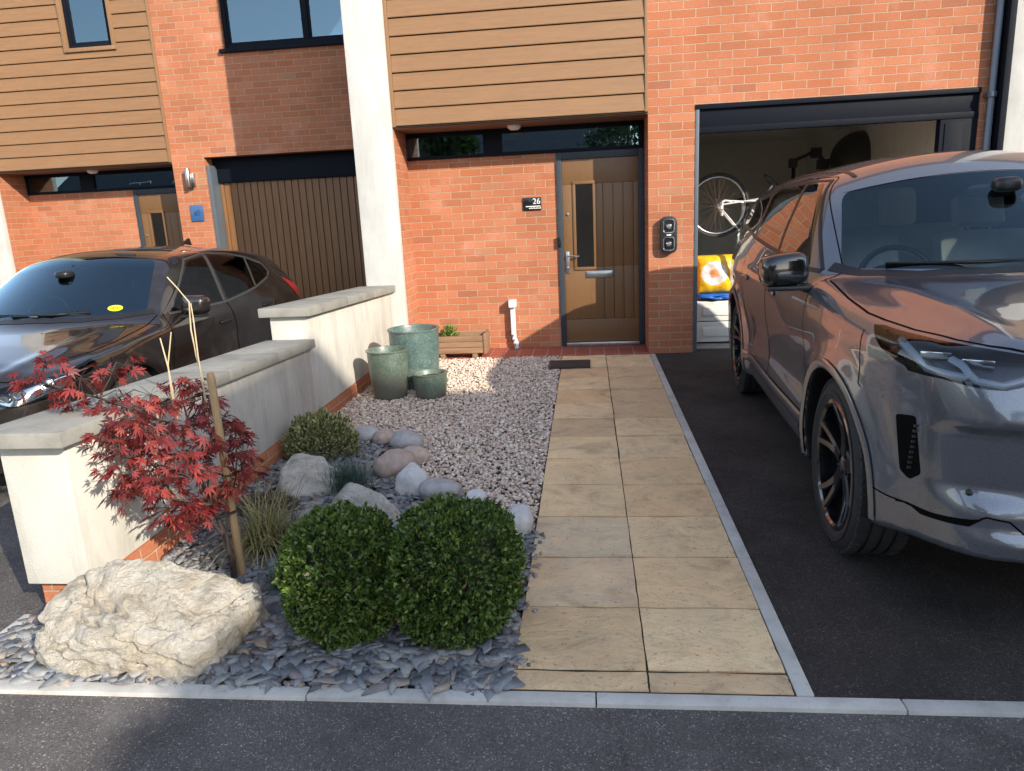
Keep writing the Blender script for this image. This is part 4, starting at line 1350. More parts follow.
    bm = bmesh.new(); lathe(bm, [(0, .001), (.052, .001), (.052, 0), (0, 0)], 32, M @ Matrix.Diagonal((.98, .66, 1, 1)))
    st = obj('screen_badge', bm, M_badge, root)
    bm = bmesh.new()
    for a, b in (((-.022, -.008), (-.012, .010)), ((-.012, .010), (-.004, -.008)), ((-.018, -.002), (-.007, -.002)), ((.006, -.008), (.020, -.008)), ((.020, -.008), (.018, .010)), ((.018, .010), (.006, -.002))):
        tube(bm, [M @ Vector((*a, .0025)), M @ Vector((*b, .0025))], .0022, 4)
    obj('badge_mark', bm, M_gap, st)
    bm = bmesh.new()
    box(bm, -.74, .74, 1.15, 1.62, .62, .94); box(bm, -.72, .72, 1.30, 1.50, .94, .975)
    blob_mesh(bm, Matrix.Translation((-.36, 1.5, .96)), .2, .12, .06, 3)
    box(bm, -.11, .12, 1.42, 1.44, .95, 1.06)
    obj('dashboard', bm, M_carblack, root, bevel=.02)
    obj('cabin_floor', BX(-.76, .76, .9, 3.9, .34, .38), M_carblack, root)
    steering(root, -.36, 1.74, .94, .18)
    seat(root, -.36, 2.28, .54, M_seat_dark); seat(root, .36, 2.28, .54, M_seat_dark)
    seat(root, 0, 3.10, .58, M_seat_dark, 'rear_seat', head=False, width=1.2)
    bm = bmesh.new(); blob_mesh(bm, Matrix.Translation((0, 1.70, 1.315)), .105, .018, .032, 3); tube(bm, [(0, 1.66, 1.36), (0, 1.69, 1.32)], .011, 8)
    blob_mesh(bm, Matrix.Translation((.02, 1.52, 1.30)), .06, .06, .03, 3)
    obj('rear_view_mirror', bm, M_carblack, root, smooth='auto')
    bm = bmesh.new(); prism(bm, [(3.30, 1.462 - .012), (3.48, 1.437 - .012), (3.45, 1.50)], 0, -.012, .012)
    obj('roof_aerial', bm, M_carblack, root, bevel=.004)
    return root
M_greytrim = plain('grey window trim', (.10, .10, .10), .3, .6, .05, bump=0)
M_carglass_clear = glass('clear car side glass', (.45, .50, .48), 1.0)
M_rim_grey = plain('grey alloy', (.25, .25, .26), .3, .9, .05, bump=0)
M_badge = plain('yellow badge', (.75, .70, .02), .5, var=.04, bump=0)
build_hatch()
# ------------------------------------------------------------------ garden wall with stepped coping
from mathutils import noise as mn
M_plinth = brick_mat('plinth brick')
gw = empty('garden_wall', 'white rendered garden wall with stepped grey coping between the two drives', 'wall', (-2.75, -2.5, 0))
def slopebox(bm, x0, x1, y0, y1, z0, za, zb):
    """box whose top runs from za (at y0) to zb (at y1)"""
    v = [bm.verts.new(p) for p in ((x0, y0, z0), (x1, y0, z0), (x1, y1, z0), (x0, y1, z0), (x0, y0, za), (x1, y0, za), (x1, y1, zb), (x0, y1, zb))]
    for f in ((3, 2, 1, 0), (4, 5, 6, 7), (0, 1, 5, 4), (1, 2, 6, 5), (2, 3, 7, 6), (3, 0, 4, 7)): bm.faces.new([v[i] for i in f])
def slopeslab(bm, x0, x1, y0, y1, z0a, z0b, t):
    v = [bm.verts.new(p) for p in ((x0, y0, z0a), (x1, y0, z0a), (x1, y1, z0b), (x0, y1, z0b), (x0, y0, z0a + t), (x1, y0, z0a + t), (x1, y1, z0b + t), (x0, y1, z0b + t))]
    for f in ((3, 2, 1, 0), (4, 5, 6, 7), (0, 1, 5, 4), (1, 2, 6, 5), (2, 3, 7, 6), (3, 0, 4, 7)): bm.faces.new([v[i] for i in f])
off = Vector((2.75, 2.5, 0))
def child(name, bm, mat, bevel=.0):
    bmesh.ops.translate(bm, verts=bm.verts, vec=off)
    return obj(name, bm, mat, gw, bevel=bevel)
bm = bmesh.new(); slopebox(bm, -2.885, -2.612, -5.0, -2.45, .115, .705, .602); child('low_wall', bm, M_wallrender, .008)
bm = bmesh.new(); slopebox(bm, -2.885, -2.610, -2.449, -.099, .115, .825, .73); child('high_wall', bm, M_wallrender, .008)
bm = bmesh.new(); box(bm, -2.87, -2.602, -4.95, -.102, -.15, .113); child('plinth', bm, M_plinth, .004)
ys = [-5.075, -4.42, -3.74, -3.10, -2.453]
for a, b in zip(ys, ys[1:]):
    z = lambda y: .712 + (y + 5.07) * (-.1075 / 2.53)
    bm = bmesh.new(); slopeslab(bm, -2.93, -2.562, a + .003, b - .003, z(a) - .002, z(b) - .002, .062); child('coping_stone', bm, M_cope, .007)
ys = [-2.50, -1.62, -.86, -.103]
for a, b in zip(ys, ys[1:]):
    z = lambda y: .829 + (y + 2.5) * (-.094 / 2.4)
    bm = bmesh.new(); slopeslab(bm, -2.945, -2.565, a + .003, b - .003, z(a), z(b), .066); child('coping_stone', bm, M_cope, .007)

# ------------------------------------------------------------------ stones
def noise3(P, s, seed, octv=4):
    return np.array([mn.fractal(Vector(p) * s + Vector((seed, seed * 1.7, -seed)), 1.0, 2.1, octv) for p in P])

def rock(name, hull, label, mat, seed, amp=.02, scale=6.0, edge=.035, group=None, cat='rock', strata=0.0, cracks=0.0, rnd=0.12, grooves=()):
    bm = bmesh.new()
    c = Vector(hull[0]) * 0
    for p in hull: c += Vector(p) / len(hull)
    base = Vector((c.x, c.y, 0))
    for p in hull: bm.verts.new(Vector(p) - base)
    r = bmesh.ops.convex_hull(bm, input=bm.verts)
    bmesh.ops.delete(bm, geom=[v for v in bm.verts if not v.link_faces], context='VERTS')
    bmesh.ops.bevel(bm, geom=list(bm.edges), offset=min(edge * .7, .016), segments=2, affect='EDGES', profile=.5, clamp_overlap=True)
    for _ in range(7):
        bmesh.ops.triangulate(bm, faces=bm.faces)
        es = [e for e in bm.edges if e.calc_length() > edge]
        if not es: break
        bmesh.ops.subdivide_edges(bm, edges=es, cuts=1, use_grid_fill=False)
    for _ in range(3): bmesh.ops.smooth_vert(bm, verts=bm.verts, factor=rnd, use_axis_x=True, use_axis_y=True, use_axis_z=True)
    bm.normal_update()
    rnds = random.Random(seed)
    for v in bm.verts:
        p = v.co * scale
        o = Vector((seed * 3.1, seed * 1.3, seed * 2.2))
        d = mn.fractal(p + o, .9, 2.1, 6) * amp
        if strata:
            q = v.co + Vector((0, 0, 0))
            w = q.z * 1.0 - q.x * .16 + .10 * mn.noise(q * 4 + o)
            t = abs(((w * 9 + 1.0 * mn.noise(q * 2.5 - o)) % 1.0) - .5)
            d -= strata * max(0, 1 - t / .12) * max(0, .15 + mn.noise(q * 4 + o) * 1.5)
            d += .010 * (1 - 2 * abs(mn.noise(q * 9 - o)))
        for g0, gs, xa, xb in grooves:
            q = v.co
            if xa < q.x < xb:
                gd = abs(q.z - (g0 + gs * q.x + .030 * mn.noise(q * 6 + o) + .012 * mn.noise(q * 22 - o)))
                d -= .030 * max(0, 1 - gd / .0105) * max(.15, .75 + mn.noise(q * 7 - o)) * min(1, (q.x - xa) / .05, (xb - q.x) / .05)
        if cracks:
            dd = mn.voronoi(v.co * 5 + o)[0]
            d -= cracks * max(0, 1 - (dd[1] - dd[0]) / .06)
        v.co += v.normal * d
    o = obj(name, bm, mat, smooth=True, loc=base)
    return tag(o, label, cat, group)

def limestone(name, col, warm):
    n = NT(name); c = n.coord()
    a = n.ramp(n.noise(c, 7, 8, .65, .3), [(.28, mul(col, .46)), (.48, col), (.72, mul(col, 1.2))])
    w = n.ramp(n.noise(n.scale(c, (1, 1, 2.2)), 4.5, 6, .6, .8), [(.45, (0,) * 3), (.72, (.75,) * 3)])
    a = n.mix(w, a, warm)
    dk = n.ramp(n.noise(c, 16, 8, .75, .5), [(.56, (0,) * 3), (.68, (.75,) * 3)])
    a = n.mix(dk, a, mul(warm, .35))
    pit = n.noise(c, 38, 8, .75, .4)
    h = n.math('ADD', pit, n.math('MULTIPLY', n.noise(n.scale(c, (1, 1, 3)), 11, 8, .7, .6), 1.2))
    return n.set(a, .9, n.bump(h, 1.0, .040), spec=.15)
M_lime = limestone('cream limestone', (.76, .71, .61), (.60, .47, .31))
M_whiterock = limestone('white quartz rock', (.80, .76, .67), (.55, .45, .30))
def pebble_mat(name, col):
    n = NT(name); c = n.coord(); i = n.n('ShaderNodeObjectInfo')
    base = n.mix(i.outputs['Random'], mul(col, .85), mul(col, 1.15))
    a = n.mix(1.0, base, n.ramp(n.noise(c, 18, 7, .7), [(.3, (.72,) * 3), (.7, (1.15,) * 3)]), 'MULTIPLY')
    return n.set(a, .75, n.bump(n.noise(c, 60, 6, .7), .35, .005), spec=.3)
M_cob_grey = pebble_mat('grey cobble', (.40, .38, .37)); M_cob_pink = pebble_mat('pink cobble', (.46, .35, .29)); M_cob_white = pebble_mat('pale cobble', (.56, .55, .53)); M_cob_buff = pebble_mat('buff cobble', (.48, .40, .29))

rock('boulder', [(-2.585, -5.33, -.06), (-2.45, -5.44, -.06), (-1.96, -5.452, -.06), (-1.88, -5.04, -.06), (-2.02, -4.98, -.06), (-2.52, -4.98, -.06),
                 (-2.61, -5.29, .15), (-2.52, -5.395, .11), (-2.575, -5.15, .20), (-2.50, -5.15, .235), (-2.375, -5.13, .285), (-2.28, -5.12, .295), (-2.19, -5.12, .275), (-2.09, -5.10, .215), (-1.99, -5.08, .195), (-1.875, -5.06, .165), (-1.865, -5.10, .13), (-2.00, -5.35, .15), (-1.955, -5.42, .08), (-2.25, -5.40, .14), (-2.10, -5.28, .175)],
     'huge cream limestone boulder with dark cracks in the front corner of the slate bed', M_lime, 3, .030, 5, .0105, strata=.030, cracks=.010, rnd=.06, grooves=[(.06, -.18, -.40, .12), (.115, -.30, -.25, .30), (.165, -.22, -.38, .05), (.02, -.22, -.30, .05), (.21, -.35, -.05, .32), (.10, .25, .05, .34)])
rock('rock', [(-2.40, -3.72, -.04), (-2.28, -3.90, -.04), (-2.02, -3.76, -.04), (-2.05, -3.5, -.04), (-2.38, -3.5, -.04), (-2.39, -3.66, .11), (-2.28, -3.86, .02), (-2.37, -3.5, .16), (-2.20, -3.50, .13), (-2.04, -3.6, .07), (-2.03, -3.74, .04)],
     'white angular rock beside the variegated shrub and blue green grass tuft', M_whiterock, 8, .012, 9, .017, strata=.010)
rock('rock', [(-1.98, -4.12, -.03), (-1.55, -4.22, -.03), (-1.60, -3.95, -.03), (-1.95, -3.90, -.03), (-1.96, -4.05, .08), (-1.80, -4.02, .155), (-1.68, -4.08, .125), (-1.57, -4.16, .05), (-1.88, -3.95, .14)],
     'long white rock showing above the left clipped box bush', M_whiterock, 12, .012, 8, .017)
rock('rock', [(-1.02, -4.75, -.03), (-.925, -4.75, -.03), (-.91, -4.52, -.03), (-1.02, -4.50, -.03), (-1.01, -4.72, .14), (-.94, -4.70, .10), (-.93, -4.56, .17), (-1.02, -4.55, .20)],
     'cream upright rock wedged between the right box bush and the path', M_lime, 15, .010, 9, .022)
def cobble(x, y, sx, sy, sz, rz, mat, label, seed, group='rounded cobbles edging the slate', name='cobble'):
    bm = bmesh.new(); bmesh.ops.create_icosphere(bm, subdivisions=4, radius=1)
    o = Vector((seed * 1.7, seed, seed * 2.3))
    for v in bm.verts:
        p = v.co.copy()
        k = 1 + .16 * mn.noise(p * 1.1 + o) + .05 * mn.noise(p * 3 + o)
        p = p * k
        p.x = math.copysign(abs(p.x) ** .9, p.x)
        v.co = Vector((p.x * sx, p.y * sy, p.z * sz))
    ob = obj(name, bm, mat, smooth=True, loc=(x, y, sz * .62))
    ob.rotation_euler = (random.uniform(-.15, .15), random.uniform(-.15, .15), rz)
    return tag(ob, label, 'cobble', group)
random.seed(11)
cobble(-2.31, -2.72, .10, .075, .065, .4, M_cob_buff, 'buff cobble nearest the variegated shrub', 1)
cobble(-2.14, -2.78, .085, .07, .06, .1, M_cob_grey, 'small pale grey cobble second from the variegated shrub', 2)
cobble(-2.01, -2.84, .075, .07, .055, .9, M_cob_pink, 'small pinkish cobble beside the largest grey cobble', 3)
cobble(-1.80, -3.02, .115, .095, .085, -.3, M_cob_grey, 'large round grey cobble at the back corner of the slate', 4)
cobble(-1.70, -3.24, .10, .075, .06, .2, M_cob_pink, 'flat pinkish cobble just in front of the largest grey one', 5)
cobble(-1.76, -3.47, .125, .10, .095, .2, M_cob_pink, 'largest pink cobble in the row', 6)
rock('cobble', [(-1.70, -3.78, -.02), (-1.52, -3.82, -.02), (-1.50, -3.66, -.02), (-1.68, -3.6, -.02), (-1.69, -3.74, .10), (-1.60, -3.78, .13), (-1.51, -3.72, .10), (-1.62, -3.62, .14)], 'angular whitish cobble with a chipped face', M_cob_white, 21, .008, 10, .02, 'rounded cobbles edging the slate', 'cobble')
cobble(-1.42, -3.83, .125, .085, .065, .25, M_cob_grey, 'long low grey cobble pointing at the path', 7)
cobble(-1.22, -3.92, .07, .06, .045, .6, M_cob_white, 'small white cobble behind the right box bush', 8)
cobble(-.955, -4.27, .065, .085, .085, .2, M_cob_white, 'pale bluish cobble standing against the path edge', 9)
cobble(-2.17, -3.60, .08, .05, .03, .1, M_cob_white, 'small flat white stone beside the white angular rock', 10, group=None)

# ------------------------------------------------------------------ gravel and slate as loose stones
def in_poly(poly, x, y): return pin(poly, x, y)
SLATE = [(-2.60, -3.05), (-2.42, -2.66), (-2.25, -2.72), (-1.98, -2.90), (-1.82, -3.10), (-1.74, -3.55), (-1.52, -3.80), (-1.25, -3.90), (-.96, -4.2), (-.884, -4.28), (-.884, -5.452), (-2.84, -5.452), (-2.84, -5.03), (-2.60, -5.03)]
def scatter(rng, poly, n, bbox):
    out = []
    while sum(map(len, out)) < n:
        x = rng.uniform(bbox[0], bbox[1], n); y = rng.uniform(bbox[2], bbox[3], n)
        m = in_poly(poly, x, y)
        out.append(np.stack([x[m], y[m]], 1))
    return np.concatenate(out)[:n]
def rot_mats(rng, n, tilt=None):
    if tilt is None:
        q = rng.normal(size=(n, 4)); q /= np.linalg.norm(q, axis=1, keepdims=True)
        w, x, y, z = q.T
    else:
        az = rng.uniform(0, 2 * np.pi, n); t = np.abs(rng.normal(0, tilt, n)); sp = rng.uniform(0, 2 * np.pi, n)
        ax, ay = np.cos(az) * np.sin(t / 2), np.sin(az) * np.sin(t / 2); aw = np.cos(t / 2)
        bw, bz = np.cos(sp / 2), np.sin(sp / 2)
        w, x, y, z = aw * bw, ax * bw + ay * bz, ay * bw - ax * bz, aw * bz
    return np.stack([np.stack([1 - 2 * (y * y + z * z), 2 * (x * y - z * w), 2 * (x * z + y * w)], 1),
                     np.stack([2 * (x * y + z * w), 1 - 2 * (x * x + z * z), 2 * (y * z - x * w)], 1),
                     np.stack([2 * (x * z - y * w), 2 * (y * z + x * w), 1 - 2 * (x * x + y * y)], 1)], 1)
def stones(name, poly, bbox, n, smin_, smax_, mat, seed, zr, sub=1):
    rng = np.random.default_rng(seed)
    bm = bmesh.new(); bmesh.ops.create_icosphere(bm, subdivisions=sub, radius=.5)
    V0 = np.array([v.co[:] for v in bm.verts]); F0 = np.array([[v.index for v in f.verts] for f in bm.faces]); bm.free()
    P = scatter(rng, poly, n, bbox)
    sz = rng.uniform(0, 1, n) ** 1.5 * (smax_ - smin_) + smin_
    asp = np.stack([rng.uniform(.8, 1.35, n), rng.uniform(.7, 1.05, n), rng.uniform(.5, .8, n)], 1)
    Vj = V0[None] * (1 + rng.normal(0, .13, (n, len(V0)))[:, :, None])
    Vs = Vj * (asp * sz[:, None])[:, None, :]
    Rm = rot_mats(rng, n, .5)
    Vs = np.einsum('nij,nkj->nki', Rm, Vs)
    z = rng.uniform(zr[0], zr[1], n)
    Vs += np.concatenate([P, z[:, None]], 1)[:, None, :]
    F = (F0[None] + (np.arange(n) * len(V0))[:, None, None]).reshape(-1, 3)
    o = np_mesh(name, Vs.reshape(-1, 3), F, mat, smooth=True)
    return tag(o, kind='stuff')
M_gravel = island('pink and grey gravel', [(0, (.32, .24, .19)), (.15, (.54, .41, .32)), (.4, (.72, .56, .44)), (.6, (.60, .48, .41)), (.8, (.80, .67, .54)), (1, (.84, .76, .65))], .85, nscale=60, nvar=.3, bump=.25, bscale=220)
GR = [(-2.60, -.055), (-.886, -.055), (-.886, -4.30), (-.95, -4.2), (-1.25, -3.88), (-1.52, -3.78), (-1.72, -3.52), (-1.80, -3.06), (-1.98, -2.86), (-2.25, -2.68), (-2.60, -2.60)]
stones('gravel', GR, (-2.6, -.88, -4.35, -.05), 26000, .014, .032, M_gravel, 5, (-.012, .010))
n = NT('blue grey slate')
g = n.n('ShaderNodeNewGeometry'); c = n.pos()
base = n.ramp(g.outputs['Random Per Island'], [(0, (.095, .10, .11)), (.3, (.175, .183, .195)), (.58, (.25, .258, .265)), (.76, (.29, .285, .27)), (.87, (.18, .155, .155)), (.95, (.36, .31, .25)), (1, (.28, .21, .15))])
cc = n.mix(1.0, base, n.ramp(n.noise(c, 45, 6, .65, .5), [(.3, (.75,) * 3), (.7, (1.2,) * 3)]), 'MULTIPLY')
M_slate = n.set(cc, .62, n.bump(n.noise(c, 80, 5, .6, .5), .35, .003), spec=.4)
def slates(name, poly, bbox, n, smin_, smax_, seed, zr, tilt):
    rng = np.random.default_rng(seed)
    P = scatter(rng, poly, n, bbox)
    K = 5
    a = (np.arange(K)[None] + rng.uniform(-.46, .46, (n, K))) * 2 * np.pi / K
    rad = rng.uniform(.66, 1.15, (n, K))
    s = (rng.uniform(0, 1, n) ** 1.6 * (smax_ - smin_) + smin_) * .5
    el = rng.uniform(1.0, 2.3, n)
    X = np.cos(a) * rad * (s * el)[:, None]; Y = np.sin(a) * rad * (s / np.sqrt(el))[:, None]
    th = rng.uniform(.004, .010, n)
    top = np.stack([X * .97, Y * .97, np.repeat(th[:, None], K, 1) / 2 + rng.normal(0, .0008, (n, K))], 2)
    bot = np.stack([X, Y, -np.repeat(th[:, None], K, 1) / 2], 2)
    Vs = np.concatenate([top, bot], 1)
    Rm = rot_mats(rng, n, tilt)
    Vs = np.einsum('nij,nkj->nki', Rm, Vs)
    z = rng.uniform(zr[0], zr[1], n)
    Vs += np.concatenate([P, z[:, None]], 1)[:, None, :]
    V = Vs.reshape(-1, 3)
    me = bpy.data.meshes.new(name)
    base = np.arange(n) * 2 * K
    tops = (base[:, None] + np.arange(K)[None])
    sides = []
    for k in range(K):
        k2 = (k + 1) % K
        sides.append(np.stack([base + k, base + K + k, base + K + k2, base + k2], 1))
    sides = np.concatenate(sides)
    me.vertices.add(len(V)); me.vertices.foreach_set('co', V.astype(np.float32).ravel())
    loops = np.concatenate([tops.ravel(), sides.ravel()]).astype(np.int32)
    me.loops.add(len(loops)); me.loops.foreach_set('vertex_index', loops)
    st = np.concatenate([np.arange(n) * K, n * K + np.arange(len(sides)) * 4]).astype(np.int32)
    me.polygons.add(len(st)); me.polygons.foreach_set('loop_start', st)
    me.update(calc_edges=True); me.validate()
    return me
ms = slates('slate_chippings', SLATE, (-2.84, -.88, -5.46, -2.6), 7000, .026, .07, 2, (-.012, .012), .20)
o = link('slate_chippings', ms, M_slate); tag(o, kind='stuff')
FR = [(-2.83, -5.45), (-.89, -5.45), (-.89, -5.0), (-1.9, -4.6), (-2.1, -4.95), (-2.83, -5.04)]
ms = slates('large_slate_chippings', FR, (-2.84, -.88, -5.46, -4.5), 800, .055, .10, 6, (.0, .014), .20)
o = link('large_slate_chippings', ms, M_slate); tag(o, kind='stuff')

# a few bits spilled over the kerb and the path edge
SP = [(-.90, -5.40), (-.83, -5.40), (-.83, -4.3), (-.90, -4.3)]
ms = slates('spilled_slate_chippings', SP, (-.9, -.83, -5.4, -4.3), 26, .012, .032, 16, (.014, .017), .08)
o = link('spilled_slate_chippings', ms, M_slate); tag(o, kind='stuff')
# ------------------------------------------------------------------ plants
def leaf_cloud(name, P, N, L, Wd, mat, parent, seed, droop=.25, spread=.8, fold=.25, loc=None):
    """two-quad folded leaves at P, growing roughly along N"""
    rng = np.random.default_rng(seed); n = len(P)
    D = N + rng.normal(0, spread, (n, 3)); D /= np.linalg.norm(D, axis=1, keepdims=True)
    U = np.cross(D, rng.normal(size=(n, 3))); U /= np.linalg.norm(U, axis=1, keepdims=True)
    Nn = np.cross(U, D)
    l = (L * rng.uniform(.7, 1.25, n))[:, None]; w = (Wd * rng.uniform(.75, 1.2, n))[:, None]
    mid = P + D * l * .5 + Nn * l * .04; tip = P + D * l - Nn * l * droop
    a = P; b = mid + U * w * .5 + Nn * w * fold; d = mid - U * w * .5 + Nn * w * fold
    V = np.stack([a, b, tip, d, mid], 1).reshape(-1, 3)
    i = np.arange(n)[:, None] * 5
    F = np.concatenate([i + np.array([[0, 1, 2, 4]]), i + np.array([[0, 4, 2, 3]])], 0)
    # each leaf keeps one island: shared vertices 0,2,4
    return np_mesh(name, V, F, mat, parent, smooth=False, loc=loc)

M_box = island('box leaves', [(0, (.034, .062, .012)), (.40, (.068, .124, .020)), (.78, (.115, .190, .030)), (.93, (.19, .28, .05)), (1, (.22, .18, .06))], .45, nscale=10, nvar=.35, bump=0, trans=.18)
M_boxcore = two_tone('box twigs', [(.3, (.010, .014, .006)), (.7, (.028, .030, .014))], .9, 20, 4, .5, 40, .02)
M_bark = two_tone('grey brown bark', [(.3, (.06, .045, .035)), (.7, (.14, .11, .085))], .85, 20, 6, .5, 60, .004)
def superq(n, rng, p=2.35):
    d = rng.normal(size=(n, 3)); d /= np.linalg.norm(d, axis=1, keepdims=True)
    r = (np.abs(d) ** p).sum(1) ** (-1 / p)
    return d * r[:, None], np.sign(d) * np.abs(d * r[:, None]) ** (p - 1)
def box_bush(x, y, rx, ry, z0, z1, label, seed):
    b = empty('box_bush', label, 'bush', (x, y, 0), 0, 'clipped box bushes')
    rng = np.random.default_rng(seed)
    n = 18500
    S_, Nv = superq(n, rng)
    Nv /= np.linalg.norm(Nv, axis=1, keepdims=True)
    # lumpy clipped outline: a few flats and tufts
    lump = np.array([mn.fractal(Vector(s * 2.3 + seed), 1, 2, 3) for s in S_])
    tuft = np.array([mn.noise(Vector(s * 8 + seed)) for s in S_])
    k = 1 + .115 * lump + .06 * tuft - np.abs(rng.normal(0, .055, n))
    keep = tuft > -.34 + rng.uniform(-.2, .2, n) * .6
    c = np.array([0, 0, (z0 + z1) / 2]); h = np.array([rx, ry, (z1 - z0) / 2])
    P = S_ * k[:, None] * h + c
    P = P[keep]; Nv = Nv[keep] + np.array([0, 0, .35])
    m = P[:, 2] > .015
    S2, N2 = superq(170, rng); up_ = S2[:, 2] > -.2; q_ = int(up_.sum()) * 5
    P2 = np.repeat(S2[up_], 5, 0) * h * (1.02 + .06 * rng.uniform(0, 1, (q_, 1))) + c
    PP = np.concatenate([P[m], P2]); NN = np.concatenate([Nv[m], np.repeat(N2[up_], 5, 0) + [0, 0, .9]])
    leaf_cloud('foliage', PP, NN, .0205, .0125, M_box, b, seed, .2, .8)
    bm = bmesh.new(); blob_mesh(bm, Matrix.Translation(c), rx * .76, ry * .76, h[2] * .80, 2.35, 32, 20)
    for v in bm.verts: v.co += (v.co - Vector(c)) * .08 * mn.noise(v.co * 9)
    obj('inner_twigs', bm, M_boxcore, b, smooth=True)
    bm = bmesh.new()
    for kx in (-.05, .03, .07): tube(bm, [(kx, 0, -.02), (kx * 1.6, .01, z0 + .12)], .014, 6)
    obj('stem', bm, M_bark, b)
    return b
box_bush(-1.530, -5.09, .208, .225, -.03, .450, 'clipped box bush nearer the boulder', 21)
box_bush(-1.120, -5.07, .242, .235, -.03, .470, 'clipped box bush nearer the path', 22)

# Japanese maple
M_maple = island('red maple leaves', [(0, (.12, .014, .016)), (.35, (.22, .028, .029)), (.7, (.34, .050, .045)), (1, (.45, .10, .075))], .5, nscale=12, nvar=.25, bump=0, trans=.35)
M_mbark = two_tone('dark maple bark', [(.3, (.035, .022, .018)), (.7, (.085, .055, .045))], .75, 25, 5, .4, 80, .003)
mx, my = -2.15, -4.74
maple = empty('maple_tree', 'young red Japanese maple with feathery drooping leaves tied to a stake', 'tree', (mx, my, 0))
CL = [(-2.924, -4.75, 0.915), (-2.78, -4.8, 0.989), (-2.801, -4.75, 0.861), (-2.643, -4.8, 0.919), (-2.775, -4.7, 0.796), (-2.573, -4.7, 0.92), (-2.578, -4.6, 0.928), (-2.627, -4.75, 0.78), (-2.566, -4.7, 0.808), (-2.417, -4.85, 0.762), (-2.552, -4.8, 0.721), (-2.488, -4.6, 0.794), (-2.364, -4.7, 0.774), (-2.35, -4.55, 0.836), (-2.242, -4.6, 0.775), (-2.287, -4.85, 0.71), (-2.269, -4.7, 0.685), (-2.331, -4.9, 0.644), (-2.21, -4.9, 0.622), (-2.154, -4.75, 0.634), (-2.146, -4.85, 0.541), (-2.118, -4.65, 0.534), (-2.065, -4.7, 0.484), (-2.113, -4.75, 0.437), (-2.393, -4.9, 0.528), (-2.502, -4.85, 0.458), (-2.325, -4.85, 0.478), (-2.282, -4.8, 0.392), (-2.372, -4.8, 0.346), (-2.333, -4.75, 0.289), (-2.228, -4.75, 0.349), (-2.442, -4.75, 0.529), (-2.3, -4.6, 0.542), (-2.524, -4.7, 0.624), (-2.18, -4.6, 0.676), (-2.25, -5.0, 0.56), (-2.40, -5.0, .62), (-2.2, -4.5, .60), (-2.35, -4.45, .70), (-2.45, -4.95, .70), (-2.30, -4.95, .74), (-2.10, -4.62, .58)]
rng = np.random.default_rng(9)
bm = bmesh.new()
O = np.array([mx, my, 0])
trunk = [np.array(p) for p in ((-2.150, -4.74, -.02), (-2.155, -4.735, .12), (-2.165, -4.74, .22), (-2.20, -4.745, .35), (-2.235, -4.75, .48), (-2.285, -4.755, .60), (-2.36, -4.76, .72))]
tube(bm, [p - O for p in trunk], [.015, .0135, .012, .010, .008, .006, .0045], 8)
nodes = [(p, i) for i, p in enumerate(trunk)]
limbs = [[(-2.165, -4.74, .22), (-2.14, -4.70, .33), (-2.115, -4.67, .45)], [(-2.165, -4.74, .20), (-2.20, -4.78, .29), (-2.28, -4.80, .35), (-2.36, -4.80, .34)],
         [(-2.235, -4.75, .48), (-2.32, -4.84, .55), (-2.42, -4.88, .60), (-2.55, -4.82, .66)], [(-2.36, -4.76, .72), (-2.48, -4.74, .77), (-2.62, -4.74, .82), (-2.76, -4.76, .87), (-2.86, -4.76, .90)],
         [(-2.20, -4.745, .35), (-2.30, -4.86, .42), (-2.44, -4.87, .46)], [(-2.285, -4.755, .60), (-2.30, -4.66, .70), (-2.36, -4.58, .80)], [(-2.20, -4.745, .35), (-2.17, -4.80, .48), (-2.19, -4.84, .58)]]
for lb in limbs:
    L_ = [np.array(p) for p in lb]
    tube(bm, [p - O for p in L_], list(np.linspace(.0075, .003, len(L_))), 6)
    nodes += [(p, 9) for p in L_[1:]]
LP, LD = [], []
for c in CL:
    c = np.array(c)
    cand = sorted(nodes, key=lambda q: np.linalg.norm(q[0] - c) + (10 if q[0][2] > c[2] + .05 else 0) + (10 if q[0][2] < .15 else 0))
    p0 = cand[0][0]
    mid = (p0 + c) / 2 + np.array([0, 0, .03]) + rng.normal(0, .015, 3)
    pts = [p0, mid, c]
    tube(bm, [p - O for p in pts], [.0035, .0025, .0013], 5)
    nodes.append((c, 9))
    nl = int(rng.integers(22, 31)) if c[0] > -2.56 else int(rng.integers(11, 16))
    for k in range(nl):
        d = rng.normal(size=3) * np.array([1, 1, .55]); d /= np.linalg.norm(d)
        e = c + d * rng.uniform(.015, .085) + np.array([0, 0, -.012])
        tube(bm, [c - O, (c + e) / 2 - O + np.array([0, 0, .008]), e - O], [.0010, .0009, .0007], 4, caps=False)
        LP.append(e); LD.append(d * np.array([1, 1, .2]) + np.array([0, 0, -.42]))
obj('trunk', bm, M_mbark, maple, smooth='auto')
LP, LD = np.array(LP), np.array(LD)
V, F = [], []
